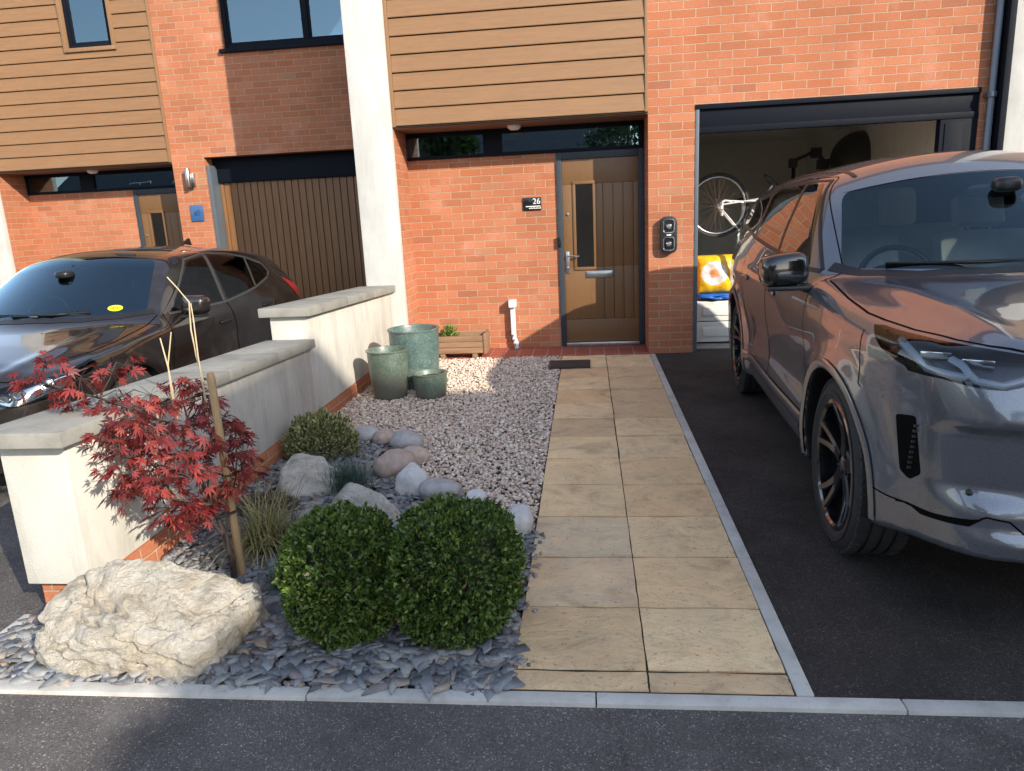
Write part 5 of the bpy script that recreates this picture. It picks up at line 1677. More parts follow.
for i, (p, d) in enumerate(zip(LP, LD)):
    d = d / np.linalg.norm(d)
    s = np.cross(d, [0, 0, 1]) + rng.normal(0, .35, 3); s -= d * s.dot(d); s /= np.linalg.norm(s)
    s = s * math.cos(1) + np.cross(d, s) * rng.normal(0, .5); s /= np.linalg.norm(s)
    nn = np.cross(s, d)
    size = rng.uniform(.028, .050)
    b0 = len(V); V.append(p)
    for ang, ln in zip((-115, -72, -36, 0, 36, 72, 115), (.42, .75, .95, 1.05, .95, .75, .42)):
        a = math.radians(ang + rng.uniform(-6, 6)); dr = math.cos(a) * d + math.sin(a) * s; pr = -math.sin(a) * d + math.cos(a) * s
        l = ln * size * rng.uniform(.9, 1.1)
        hw = .10 * size * (.7 + .5 * ln)
        sag = l * l * rng.uniform(2.0, 6.5)
        k = len(V)
        m = p + dr * l * .48
        m[2] -= sag * .2
        V += [m + pr * hw + nn * .002, p + dr * l - np.array([0, 0, sag]), m - pr * hw + nn * .002]
        F.append((b0, k, k + 1, k + 2))
np_mesh('foliage', np.array(V) - O, F, M_maple, maple)
M_stake = wood('weathered stake', (.36, .24, .12), .8, 2, .25)
bm = bmesh.new()
M = Matrix.Translation((0, 0, 0)) @ Matrix.Rotation(R(-.8), 4, 'Y')
pts = []
lathe(bm, [(.017, -.1), (.0175, .2), (.0165, .6), (.0165, .885), (.013, .905), (.0, .908)], 14, M)
st = obj('stake', bm, M_stake, smooth='auto', loc=(-2.135, -4.70, 0))
tag(st, 'round wooden stake supporting the red maple', 'stake')
bm = bmesh.new(); tube(bm, [(-2.165, -4.77, .30), (-2.115, -4.72, .305), (-2.125, -4.675, .30), (-2.175, -4.715, .295), (-2.168, -4.765, .30)], .006, 6)
tag(obj('tree_tie', bm, M_black), 'black tie holding the maple trunk to its stake', 'tie')
M_straw = plain('dry straw', (.52, .42, .26), .8, var=.15, bump=.05)
for i, (pts, lab) in enumerate((([(-2.25, -4.6, .70), (-2.239, -4.6, .854), (-2.253, -4.6, .963), (-2.259, -4.6, 1.069), (-2.249, -4.6, 1.186), (-2.288, -4.6, 1.241), (-2.328, -4.6, 1.292)], 'tall dry stalk bent over above the maple'),
                ([(-2.235, -4.61, .66), (-2.236, -4.61, .80), (-2.240, -4.61, .95), (-2.236, -4.61, 1.10), (-2.243, -4.60, 1.18)], 'straight dry stalk beside the tallest bent one'),
                ([(-2.381, -4.62, .70), (-2.373, -4.62, .927), (-2.336, -4.62, 1.066)], 'shorter dry stalk curving right over the maple'),
                ([(-2.349, -4.65, .70), (-2.355, -4.65, .92), (-2.370, -4.65, 1.047)], 'shorter dry stalk leaning left over the maple'))):
    bm = bmesh.new(); tube(bm, pts, [.0042 - .0022 * k / len(pts) for k in range(len(pts))], 6)
    tag(obj('dry_stalk', bm, M_straw, smooth='auto'), lab, 'stalk', 'dry stalks in the maple')

# grasses
def tuft(name, label, cat, x, y, n, L, spread, wd, mat, seed, arch=.9, up=.9, group=None, rad=.05):
    rng = np.random.default_rng(seed)
    az = rng.uniform(0, 2 * np.pi, n); lean = np.abs(rng.normal(0, spread, n)) + .08
    l = L * rng.uniform(.6, 1.15, n)
    bx = rng.normal(0, rad, n); by = rng.normal(0, rad, n)
    K = 6; V = np.zeros((n, K, 2, 3))
    hx, hy = np.cos(az), np.sin(az)
    th = lean.copy(); px, pz = np.zeros(n), np.zeros(n)
    for k in range(K):
        w = wd * (1 - (k / (K - 1)) ** 1.6) * .5 + .0003
        cx, cy = bx + hx * px, by + hy * px
        V[:, k, 0] = np.stack([cx - hy * w, cy + hx * w, pz], 1); V[:, k, 1] = np.stack([cx + hy * w, cy - hx * w, pz], 1)
        seg = l / (K - 1)
        px = px + np.sin(th) * seg; pz = np.maximum(pz + np.cos(th) * seg, .004)
        th = np.minimum(th + arch * lean * .55 + .04, 2.4)
    V = V.reshape(-1, 3)
    i = np.arange(n)[:, None] * K * 2
    F = np.concatenate([i + np.array([[2 * k, 2 * k + 1, 2 * k + 3, 2 * k + 2]]) for k in range(K - 1)])
    o = np_mesh(name, V, F, mat, loc=(x, y, 0))
    return tag(o, label, cat, group)
M_sedge = island('variegated sedge blades', [(0, (.10, .11, .035)), (.4, (.22, .22, .08)), (.7, (.40, .36, .16)), (1, (.52, .44, .24))], .6, nvar=.1, bump=0, trans=.2)
M_fesc = island('blue green fescue', [(0, (.03, .06, .045)), (.5, (.055, .11, .08)), (1, (.10, .17, .13))], .6, nvar=.1, bump=0, trans=.15)
tuft('sedge', 'yellow and green arching sedge between the maple and the left box bush', 'grass plant', -2.13, -4.42, 520, .34, .85, .006, M_sedge, 31, 1.1)
tuft('fescue', 'blue green fescue tuft beside the white angular rock', 'grass plant', -1.985, -3.70, 620, .19, .5, .0028, M_fesc, 32, .45, group='fescue tufts')
tuft('fescue', 'small dark fescue tuft between the boulder and the left box bush', 'grass plant', -1.90, -4.80, 260, .13, .5, .0028, M_fesc, 33, .45, group='fescue tufts', rad=.03)
# variegated shrub
M_var = island('variegated leaves', [(0, (.07, .10, .03)), (.4, (.17, .20, .06)), (.7, (.42, .42, .18)), (1, (.62, .58, .34))], .55, nscale=14, nvar=.2, bump=0, trans=.2)
vs = empty('variegated_shrub', 'rounded cream and green variegated shrub against the white wall', 'shrub', (-2.34, -3.10, 0))
rng = np.random.default_rng(41)
n_ = 4200
d = rng.normal(size=(n_, 3)); d[:, 2] = np.abs(d[:, 2]); d /= np.linalg.norm(d, axis=1, keepdims=True)
lum = np.array([mn.noise(Vector(q * 3.2)) for q in d]); r_ = 1 + .22 * lum - np.abs(rng.normal(0, .2, n_))
P = d * r_[:, None] * np.array([.235, .20, .27]) + np.array([0, 0, .015])
leaf_cloud('foliage', P, d + np.array([0, 0, .7]), .030, .013, M_var, vs, 42, .15, .45)
bm = bmesh.new()
for k in range(26):
    q = d[k] * np.array([.2, .17, .23]); tube(bm, [(0, 0, 0), tuple(q * .5 + np.array([0, 0, .02])), tuple(q)], [.005, .003, .002], 5)
obj('stem', bm, M_bark, vs)
# heather mound
M_heath = island('heather sprigs', [(0, (.05, .06, .03)), (.45, (.09, .09, .045)), (.7, (.16, .09, .09)), (1, (.28, .13, .17))], .7, nvar=.2, bump=0, trans=.1)
rng = np.random.default_rng(51)
n_ = 1500
d = rng.normal(size=(n_, 3)); d[:, 2] = np.abs(d[:, 2]); d /= np.linalg.norm(d, axis=1, keepdims=True)
P = d * (1 - np.abs(rng.normal(0, .25, n_)))[:, None] * np.array([.19, .13, .085])
o = leaf_cloud('heather', P, d + np.array([0, 0, .5]), .022, .006, M_heath, None, 52, .1, .5, loc=(-2.33, -4.00, 0))
tag(o, 'low purple tinged heather mound in front of the white angular rock', 'heather')
# ------------------------------------------------------------------ pots, planter and things on the walls
def pot_mat(name, stops, band=None):
    n = NT(name); c = n.coord(); sp = n.n('ShaderNodeSeparateXYZ'); n.l(c, sp.inputs[0])
    a = n.ramp(n.noise(c, 9, 8, .7, .4), stops)
    crz = n.noise(c, 55, 6, .75, .3)
    a = n.mix(n.ramp(crz, [(.5, (0,) * 3), (.68, (.55,) * 3)]), a, (.27, .31, .26))
    if band:
        f = n.math('ADD', sp.outputs[2], n.math('MULTIPLY', n.math('SUBTRACT', n.noise(c, 5, 5), .5), .35))
        a = n.mix(n.ramp(f, [(band[0], (1,) * 3), (band[1], (0,) * 3)]), a, (.115, .115, .092))
    return n.set(a, .38, n.bump(n.math('ADD', crz, n.noise(c, 14, 5)), .3, .006), coat=.25, coat_r=.25)
M_pot1 = pot_mat('green glazed pot', [(.3, (.052, .084, .064)), (.55, (.090, .125, .096)), (.75, (.165, .18, .15))], (.10, .26))
M_pot2 = pot_mat('turquoise crackle pot', [(.3, (.036, .088, .090)), (.5, (.075, .125, .115)), (.75, (.17, .20, .17))])
M_pot3 = pot_mat('dark green glazed pot', [(.3, (.075, .115, .08)), (.6, (.12, .17, .125)), (.8, (.20, .24, .18))], (.03, .12))
def pot(x, y, r0, r1, h, mat, label, soil):
    p = empty('plant_pot', label, 'plant pot', (x, y, 0), 0, 'glazed pots beside the wall')
    bm = bmesh.new()
    prof = [(0, .0), (r0 * .92, .0), (r0, .012)]
    for t in np.linspace(.1, 1, 9): prof.append((r0 + (r1 - r0) * (t ** .85) + .006 * math.sin(PI * t), h * t * .965))
    prof += [(r1 + .010, h * .975), (r1 + .010, h * .995), (r1 + .002, h), (r1 - .016, h * .995), (r1 - .022, h * .96), (r1 - .03, soil)]
    lathe(bm, prof + [(0, soil)], 56)
    obj('pot_body', bm, mat, p, smooth='auto')
    bm = bmesh.new(); lathe(bm, [(0, soil + .012), (r1 * .5, soil + .010), (r1 - .028, soil + .002)], 30)
    for v in bm.verts: v.co.z += .008 * mn.noise(v.co * 30)
    obj('potting_soil', bm, M_soil, p, smooth=True)
    return p
pot(-2.285, -1.60, .135, .168, .415, M_pot1, 'tall tapering green pot nearest the wall', .33)
pot(-2.145, -1.20, .185, .220, .525, M_pot2, 'largest turquoise crackle glazed pot behind the other two', .42)
pot(-1.93, -1.63, .115, .142, .215, M_pot3, 'small squat dark green pot in front', .17)
M_planter = wood('planter timber', (.25, .145, .080), .75, 0, .25)
pl = empty('wooden_planter', 'low timber trough planter against the brick wall', 'planter', (-1.96, .10, 0))
bm = bmesh.new()
for k in range(3): box(bm, -.30, .262, -.155, -.135, .062 + k * .062, .120 + k * .062)
obj('front_boards', bm, M_planter, pl, bevel=.003)
bm = bmesh.new(); box(bm, -.30, .262, .10, .12, .06, .245); obj('back_board', bm, M_planter, pl, bevel=.003)
for x in (-.322, .264):
    bm = bmesh.new(); box(bm, x, x + .03, -.165, .13, .055, .262); obj('end_board', bm, M_planter, pl, bevel=.004)
for x in (-.20, .14):
    bm = bmesh.new(); box(bm, x, x + .05, -.15, .12, .006, .058); obj('foot', bm, M_planter, pl, bevel=.003)
obj('potting_soil', BX(-.298, .26, -.133, .098, .07, .205), M_soil, pl)
M_green = island('fresh green leaves', [(0, (.06, .12, .02)), (.6, (.14, .24, .04)), (1, (.26, .34, .08))], .5, nvar=.2, bump=0, trans=.3)
rng = np.random.default_rng(61)
d = rng.normal(size=(220, 3)); d[:, 2] = np.abs(d[:, 2]) + .3; d /= np.linalg.norm(d, axis=1, keepdims=True)
hp = empty('seedling_plant', 'small bright green plant growing in the timber trough', 'plant', (-2.07, .07, .20))
leaf_cloud('foliage', d * rng.uniform(.02, .12, (220, 1)) * np.array([.8, .8, 1.1]), d, .045, .022, M_green, hp, 62, .2, .5)
bm = bmesh.new()
for k in range(9): tube(bm, [(0, 0, -.01), tuple(d[k] * .11)], .002, 5)
tube(bm, [(-.04, 0, 0), (-.06, -.01, .12), (-.05, -.01, .17)], .002, 5)
obj('stem', bm, M_bark, hp)
# grey drain pipe cover
bm = bmesh.new()
box(bm, -1.465, -1.385, .385, .499, .465, .545)
box(bm, -1.452, -1.402, .425, .485, .16, .4645)
tube(bm, [(-1.427, .452, .16), (-1.42, .44, .11), (-1.402, .43, .07), (-1.395, .43, .008)], .030, 16)
o = obj('meter_pipe', bm, plain('pale grey plastic', (.62, .64, .66), .45, var=.06, bump=.02), bevel=.004)
tag(o, 'pale grey plastic meter box and pipe on the brick wall', 'pipe')
# number plate 26
pn = empty('house_number', 'small black house number plate reading 26', 'sign', (-1.172, .499, 1.545))
M_gblack = plain('gloss black plate', (.012, .013, .014), .15, var=.05, bump=0)
bm = BX(-.098, .098, -.014, -.001, -.066, .066); obj('plate', bm, M_gblack, pn, bevel=.003)
def text(s, size, loc, mat, parent, name, ex=.0008, align='LEFT', rot=(PI / 2, 0, 0)):
    cu = bpy.data.curves.new(name, 'FONT'); cu.body = s; cu.size = size; cu.extrude = ex; cu.align_x = align; cu.align_y = 'CENTER'
    t = bpy.data.objects.new(name, cu); dg = bpy.context.evaluated_depsgraph_get()
    COL.objects.link(t); dg.update()
    me = bpy.data.meshes.new_from_object(t.evaluated_get(dg)); bpy.data.objects.remove(t)
    o = link(name, me, mat, parent, loc); o.rotation_euler = rot
    return o
text('26', .082, (.088, -.0152, .022), M_white, pn, 'numerals', align='RIGHT')
bm = bmesh.new(); box(bm, -.068, .088, -.0155, -.0142, -.031, -.022)
rr = random.Random(3)
x = -.035
while x < .086:
    w = rr.uniform(.004, .009); box(bm, x, x + w, -.0155, -.0142, -.052, -.052 + rr.choice((.010, .014))); x += w + .003
obj('lettering', bm, M_white, pn)
# blue plate on the neighbour's pier
pb = empty('house_number', 'square blue number plate on the neighbouring brick pier', 'sign', (-5.70, 1.999, 1.645))
obj('plate', BX(-.088, .088, -.016, -.001, -.105, .105), plain('blue enamel', (.035, .10, .24), .25, var=.08, bump=0, coat=.5), pb, bevel=.008)
bm = bmesh.new()
tube(bm, [(.038, -.0165, .042), (.008, -.0165, .030), (-.018, -.0165, .0), (-.032, -.0165, -.022), (.0, -.0165, -.018), (.030, -.0165, -.028)], [.003, .006, .009, .007, .006, .003], 6)
tube(bm, [(.042, -.0165, .012), (.022, -.0165, .008), (.018, -.0165, -.008), (.036, -.0165, -.012)], .0045, 6)
obj('numerals', bm, plain('dark blue mark', (.02, .05, .11), .4, var=0, bump=0), pb)
# twin wall charger
ev = empty('wall_charger', 'black twin socket car charger on the brick pier', 'charger', (.19, -.0, 1.182))
bm = bmesh.new(); prism(bm, fillet([(-.082, -.178), (.082, -.178), (.082, .178), (-.082, .178)], .07, 6), 1, -.002, -.072)
obj('housing', bm, M_black, ev, bevel=.010)
for dz in (-.085, .085):
    bm = bmesh.new()
    pts = fillet([(-.052, -.062), (.052, -.062), (.052, .062), (-.052, .062)], .03, 5)
    n_ = len(pts)
    ring = [tube(bm, [(pts[i][0], -.075, pts[i][1] + dz), (pts[(i + 1) % n_][0], -.075, pts[(i + 1) % n_][1] + dz)], .0065, 6, caps=False) for i in range(n_)]
    sk = obj('socket_rim', bm, M_steel, ev, smooth='auto')
    bm = bmesh.new(); prism(bm, [(p[0] * .85, p[1] * .85 + dz) for p in pts], 1, -.0715, -.0745); obj('socket_cover', bm, M_gblack, sk)
    bm = bmesh.new(); lathe(bm, [(0, .018), (.022, .016), (.030, .0)], 20, Matrix.Translation((0, -.0745, dz - .004)) @ Matrix.Rotation(PI / 2, 4, 'X')); obj('socket_boss', bm, M_steel, sk, smooth='auto')
bm = BX(-.022, .022, -.078, -.0725, -.006, .006); obj('status_bar', bm, M_white, ev, bevel=.002)
# door bell
bm = bmesh.new(); box(bm, -.915, -.878, .455, .479, 1.085, 1.195); box(bm, -.908, -.886, .452, .4545, 1.15, 1.185)
lathe(bm, [(0, .006), (.010, .006), (.012, .0)], 16, Matrix.Translation((-.897, .4548, 1.115)) @ Matrix.Rotation(PI / 2, 4, 'X'))
tag(obj('door_bell', bm, M_gblack, bevel=.002), 'slim black video door bell on the door frame', 'door bell')
# soffit lights
for (x, y, z, lab) in ((-1.307, .27, 2.317, 'white round porch light under the soffit above the number 26 plate'), (-7.25, 2.27, 2.282, 'white round porch light under the neighbouring soffit')):
    bm = bmesh.new(); lathe(bm, [(0, -.045), (.04, -.043), (.062, -.028), (.07, -.010), (.072, 0), (0, 0)], 28)
    tag(obj('porch_light', bm, M_white, smooth='auto', loc=(x, y, z)), lab, 'light', 'porch lights')
# stainless wall lamp
wl = empty('wall_lamp', 'stainless steel tube lamp on the neighbouring brick pier', 'lamp', (-5.72, 1.999, 2.09))
bm = bmesh.new(); box(bm, -.03, .055, -.03, -.001, -.10, .06); obj('back_plate', bm, M_steel, wl, bevel=.004)
bm = bmesh.new(); lathe(bm, [(0, -.12), (.03, -.12), (.033, -.115), (.033, .115), (.03, .12), (0, .12)], 24, Matrix.Translation((-.005, -.068, 0))); obj('lamp_tube', bm, M_steel, wl, smooth='auto')
bm = bmesh.new(); box(bm, .0, .05, -.06, -.03, -.12, -.06); obj('sensor', bm, M_black, wl, bevel=.004)
# rainwater pipe
dp = empty('drainpipe', 'dark grey rainwater pipe in the corner by the white party wall', 'drainpipe', (3.05, -.055, 0))
bm = bmesh.new(); tube(bm, [(0, 0, .05), (0, 0, 5.4)], .034, 16); obj('pipe', bm, plain('light grey pipe', (.17, .20, .24), .35, var=.05, bump=0), dp, smooth='auto')
for z in (.9, 2.3, 3.9):
    bm = bmesh.new(); lathe(bm, [(.035, -.025), (.042, -.022), (.042, .022), (.035, .025)], 16, Matrix.Translation((0, 0, z))); box(bm, -.05, .05, .035, .054, z - .015, z + .015); obj('bracket', bm, M_anth2, dp, smooth='auto')
bm = BX(.045, .10, -.09, .052, -.05, 5.4); obj('corner_flashing', bm, M_anth, dp, bevel=.006)
# recessed drain cover in the gravel beside the door
bm = bmesh.new()
box(bm, -1.00, -.60, -.69, -.34, .012, .020)
for k in range(12): box(bm, -.985, -.615, -.675 + k * .0275, -.657 + k * .0275, .0205, .0245)
tag(obj('door_mat', bm, plain('dark brown scraper mat', (.055, .04, .032), .8, var=.2, bump=.2), bevel=.002), 'dark brown scraper mat lying where the gravel meets the path', 'mat')
# ------------------------------------------------------------------ things inside the open garage
M_whitebike = plain('white bicycle paint', (.75, .75, .74), .25, var=.04, bump=0, coat=.6)
M_tyre2 = plain('bicycle tyre', (.03, .03, .03), .8, var=.15, bump=.1)
def bike_wheel(parent, c, r, M0):
    w = bpy.data.objects.new('wheel', None); COL.objects.link(w); w.parent = parent; w.empty_display_size = .05
    w.matrix_local = Matrix.Translation(c) @ M0
    def torus(bm, R_, t, z=0):
        rr = [[bm.verts.new(((R_ + t * math.cos(b)) * math.cos(a), (R_ + t * math.cos(b)) * math.sin(a), t * math.sin(b) + z)) for b in np.linspace(0, 2 * PI, 9)[:-1]] for a in np.linspace(0, 2 * PI, 49)[:-1]]
        for i in range(48):
            for j in range(8): bm.faces.new((rr[i][j], rr[(i + 1) % 48][j], rr[(i + 1) % 48][(j + 1) % 8], rr[i][(j + 1) % 8]))
    bm = bmesh.new(); torus(bm, r, .018); obj('tyre', bm, M_tyre2, w, smooth=True)
    bm = bmesh.new(); torus(bm, r - .026, .010); obj('rim', bm, M_steel, w, smooth=True)
    bm = bmesh.new()
    for k in range(28):
        a = 2 * PI * k / 28; b = a + (.5 if k % 2 else -.5); s = .02 if (k // 2) % 2 else -.02
        tube(bm, [(.02 * math.cos(b), .02 * math.sin(b), s), ((r - .03) * math.cos(a), (r - .03) * math.sin(a), 0)], .0018, 4)
    tube(bm, [(0, 0, -.035), (0, 0, .035)], .018, 10)
    obj('spokes', bm, M_steel, w)
    return w
def bicycle(label, loc, rot, frame_mat, s=1.0):
    """local: x along the bike, z up, y across"""
    b = empty('bicycle', label, 'bicycle', loc, 0, 'bicycles stored in the garage')
    b.rotation_euler = rot
    MX = Matrix.Rotation(PI / 2, 4, 'X')
    bike_wheel(b, (0, 0, .34), .32, MX); bike_wheel(b, (1.02, 0, .34), .32, MX)
    bm = bmesh.new()
    bb, st, hd0, hd1, rx, fx = (.44, 0, .28), (.33, 0, .76), (.83, 0, .60), (.80, 0, .74), (0, 0, .34), (1.02, 0, .34)
    for p, q, r_ in ((bb, st, .017), (bb, hd0, .021), (st, hd1, .018), (hd0, hd1, .022)): tube(bm, [p, q], r_, 10)
    for y in (-.05, .05):
        tube(bm, [(bb[0], y * .5, bb[2]), (rx[0], y, rx[2])], .009, 8); tube(bm, [(st[0], y * .3, st[2] - .05), (rx[0], y, rx[2])], .008, 8)
        tube(bm, [(hd0[0], y * .7, hd0[2] - .03), (.93, y, .5), (fx[0], y, fx[2])], [.013, .012, .009], 8)
    tube(bm, [st, (.31, 0, .86)], .013, 8)
    obj('frame', bm, frame_mat, b, smooth='auto')
    bm = bmesh.new(); blob_mesh(bm, Matrix.Translation((.29, 0, .88)), .13, .06, .025, 2.4, 18, 10); obj('saddle', bm, M_black, b, smooth=True)
    bm = bmesh.new()
    tube(bm, [(.80, 0, .74), (.81, 0, .82), (.86, 0, .86)], .013, 8)
    for y in (-1, 1): tube(bm, [(.86, 0, .86), (.87, y * .12, .87), (.88, y * .20, .88), (.95, y * .22, .87), (.99, y * .22, .80), (.95, y * .22, .74), (.88, y * .22, .73)], .014, 8)
    obj('handlebar', bm, M_whitebike, b, smooth='auto')
    bm = bmesh.new(); lathe(bm, [(.085, -.003), (.09, 0), (.085, .003)], 28, Matrix.Translation((.44, -.05, .28)) @ MX)
    tube(bm, [(.44, -.06, .28), (.56, -.065, .16)], .009, 6); tube(bm, [(.44, .06, .28), (.32, .065, .40)], .009, 6)
    obj('crank', bm, M_black, b)
    return b
# first bike: stood on end against the left lining, wheel high; second leans in front of it
bicycle('white framed bicycle tipped up with its wheel high behind the garage jamb', (.566, .75, 1.18), (0, R(41.7), R(5)), M_whitebike)
bicycle('pale bicycle with curved handlebar leaning behind the car', (1.21, 1.60, .600), (0, 0, R(-100)), plain('pale green bicycle paint', (.45, .56, .52), .3, var=.05, bump=0, coat=.5))
wb = empty('workbench', 'low timber workbench carrying the pale bicycle inside the garage', 'workbench', (1.55, 1.6, 0))
obj('bench_top', BX(-.60, .8, -.95, 1.1, .54, .585), M_planter, wb, bevel=.004)
for x in (-.55, .68):
    for y in (-.9, .98): obj('leg', BX(x, x + .07, y, y + .07, .0, .539), M_planter, wb, bevel=.003)
# white plastic drawers
wd = empty('storage_box', 'white moulded plastic storage boxes stacked by the garage jamb', 'storage box', (.78, .62, 0))
M_cream = plain('off white plastic', (.70, .71, .66), .4, var=.04, bump=.02)
for k, (z0, z1) in enumerate(((.02, .235), (.245, .455))):
    bm = bmesh.new(); prism(bm, [(-.25, z0), (.25, z0), (.27, z1 - .03), (.285, z1 - .03), (.285, z1), (-.285, z1), (-.285, z1 - .03), (-.27, z1 - .03)], 1, -.20, .25)
    bx = obj('tub', bm, M_cream, wd, bevel=.012)
    bm = bmesh.new(); box(bm, -.18, .18, -.212, -.201, z0 + .06, z1 - .06); obj('moulded_panel', bm, M_cream, bx, bevel=.006)
wd['label'] = 'white moulded plastic storage boxes by the garage jamb under the yellow sack'
def sack(name, label, x, y, z, w, h, t, mat, seed, tilt=0, flat=False):
    s = empty(name, label, 'sack', (x, y, z))
    bm = bmesh.new(); bmesh.ops.create_grid(bm, x_segments=22, y_segments=18, size=.5)
    src = [v.co.copy() for v in bm.verts]
    bm2 = bmesh.new()
    def side(sgn):
        m = {}
        for i, c in enumerate(src):
            e = max(0, (1 - (2 * abs(c.x)) ** 3)) * max(0, (1 - (2 * abs(c.y)) ** 3))
            d = t * .5 * e ** .6 * (1 + .35 * mn.noise(Vector((c.x * 5 + seed, c.y * 5, sgn))))
            wob = .02 * mn.noise(Vector((c.x * 4, c.y * 4, seed)))
            m[i] = bm2.verts.new((c.x * w * (1 + .04 * mn.noise(Vector((c.y * 6, seed, 0)))), -sgn * d + wob, (c.y + .5) * h))
        for f in bm.faces:
            q = [m[v.index] for v in f.verts]
            bm2.faces.new(q if sgn > 0 else list(reversed(q)))
    bm.verts.index_update(); side(1); side(-1); bm.free()
    bmesh.ops.remove_doubles(bm2, verts=bm2.verts, dist=1e-4)
    o = obj('bag_body', bm2, mat, s, smooth=True)
    s.rotation_euler = (tilt, 0, R(3))
    return s
n = NT('yellow feed sack'); c = n.coord(); sp = n.n('ShaderNodeSeparateXYZ'); n.l(c, sp.inputs[0])
dx = n.math('DIVIDE', n.math('ADD', sp.outputs[0], .055), .135); dz = n.math('DIVIDE', n.math('SUBTRACT', sp.outputs[2], .205), .125)
rr = n.math('ADD', n.math('MULTIPLY', dx, dx), n.math('MULTIPLY', dz, dz))
rr = n.math('ADD', rr, n.math('MULTIPLY', n.math('SUBTRACT', n.noise(c, 14, 3), .5), .5))
a = n.ramp(rr, [(.0, (.55, .22, .10)), (.10, (.62, .33, .16)), (.22, (.72, .70, .68)), (.30, (.66, .64, .62)), (.92, (.70, .68, .66)), (.96, (.70, .42, .02)), (1, (.78, .47, .02))])
pat = n.ramp(n.noise(c, 26, 3, .6, .5), [(.5, (1,) * 3), (.62, (.80, .78, .75))])
M_sack = n.set(n.mix(1.0, a, pat, 'MULTIPLY'), .35, n.bump(n.noise(c, 12, 4), .3, .02))
sack('feed_sack', 'yellow plastic sack with a white oval picture panel', .765, .47, .535, .45, .40, .15, M_sack, 4, R(-7))
sack('blue_sack', 'blue plastic sack lying flat under the yellow sack', .78, .55, .46, .50, .075, .30, plain('blue sack', (.02, .12, .48), .4, var=.25, nscale=14, bump=.2), 7, 0)
# exercise ball on a shelf and a folding arm
bm = bmesh.new(); bmesh.ops.create_uvsphere(bm, u_segments=40, v_segments=24, radius=.36)
tag(obj('exercise_ball', bm, plain('dark grey ball', (.05, .05, .045), .45, var=.1, bump=.03), smooth=True, loc=(2.98, 3.0, 1.92)), 'big dark grey exercise ball up on the garage shelf', 'ball')
sh = empty('shelf', 'plain timber shelf high on the garage side wall', 'shelf', (2.70, 3.0, 1.52))
obj('shelf_board', BX(-.10, .29, -.9, .9, .0, .03), M_planter, sh, bevel=.003)
for y in (-.7, .7):
    bm = bmesh.new(); tube(bm, [(.27, y, -.3), (-.06, y, -.01)], .012, 6); box(bm, .26, .29, y - .015, y + .015, -.33, .0); obj('shelf_bracket', bm, M_steel, sh)
la = empty('folding_arm', 'black folding arm rack holding up a dark clamp at the back of the garage', 'rack', (2.15, 3.0, 0))
bm = bmesh.new(); tube(bm, [(0, 0, 0), (0, 0, 1.98)], .028, 10); box(bm, -.25, .25, -.25, .25, 0, .03); obj('post', bm, M_black, la, bevel=.003)
bm = bmesh.new(); tube(bm, [(0, 0, 1.95), (.28, -.02, 2.06)], .026, 10); tube(bm, [(.28, -.02, 2.06), (.42, -.02, 1.85)], .036, 10); box(bm, .22, .34, -.06, .04, 1.97, 2.10); box(bm, .30, .44, -.06, .04, 1.82, 1.95); box(bm, -.06, .04, -.04, .04, 1.86, 1.98)
obj('arm', bm, M_black, la, bevel=.006)
# ------------------------------------------------------------------ across the street: what the glass and paint reflect, and what shades the garden
house(6.03, 0, .02, 'brick house continuing the terrace beyond the white party wall', False, None, (.90, 2.80, 3.64, 4.9))
def block(label, x0, x1, y0, y1, H, roof, wins, mat):
    b = empty('street_house', label, 'house', ((x0 + x1) / 2, y0, 0))
    ox, oy = (x0 + x1) / 2, y0
    obj('wall', BX(x0 - ox, x1 - ox, y1 - oy, 0, -.15, H), mat, b)
    if roof == 'gable':
        bm = bmesh.new(); d = y0 - y1; prism(bm, [(.35, H - .02), (-d / 2, H + d * .36), (-d - .35, H - .02)], 0, x0 - ox - .2, x1 - ox + .2)
        obj('roof', bm, M_tilesroof, b)
    else: obj('parapet', BX(x0 - ox - .04, x1 - ox + .04, y1 - oy - .04, .04, H, H + .12), M_cope, b)
    for (a, c, w, h) in wins:
        bm = bmesh.new()
        box(bm, a - w / 2 - .06, a + w / 2 + .06, .001, .06, c - .06, c); box(bm, a - w / 2 - .06, a + w / 2 + .06, .001, .06, c + h, c + h + .06)
        for q in (a - w / 2 - .06, a - .03, a + w / 2): box(bm, q, q + .06, .001, .058, c, c + h)
        f = obj('window', bm, M_white, b)
        obj('pane', BX(a - w / 2, a + w / 2, .004, .012, c, c + h), M_darkglass, f)
    return b
M_darkglass = plain('far window glass', (.02, .025, .03), .06, var=0, bump=0)
wl_ = [(x, z, 1.5, 1.2) for x in np.arange(-15.5, 16, 3.4) for z in (1.0, 3.7)]
block('long brick terrace with pitched roof far across the street', -42, 2.5, -44, -51, 4.6, 'gable', wl_, M_brick)
block('tall flat roofed brick block across the street', 9.62, 40, -14, -16, 8.88, 'flat', [(x, z, 1.6, 1.3) for x in np.arange(-13, 14, 3.2) for z in (1.0, 3.8, 6.4)], M_brick)
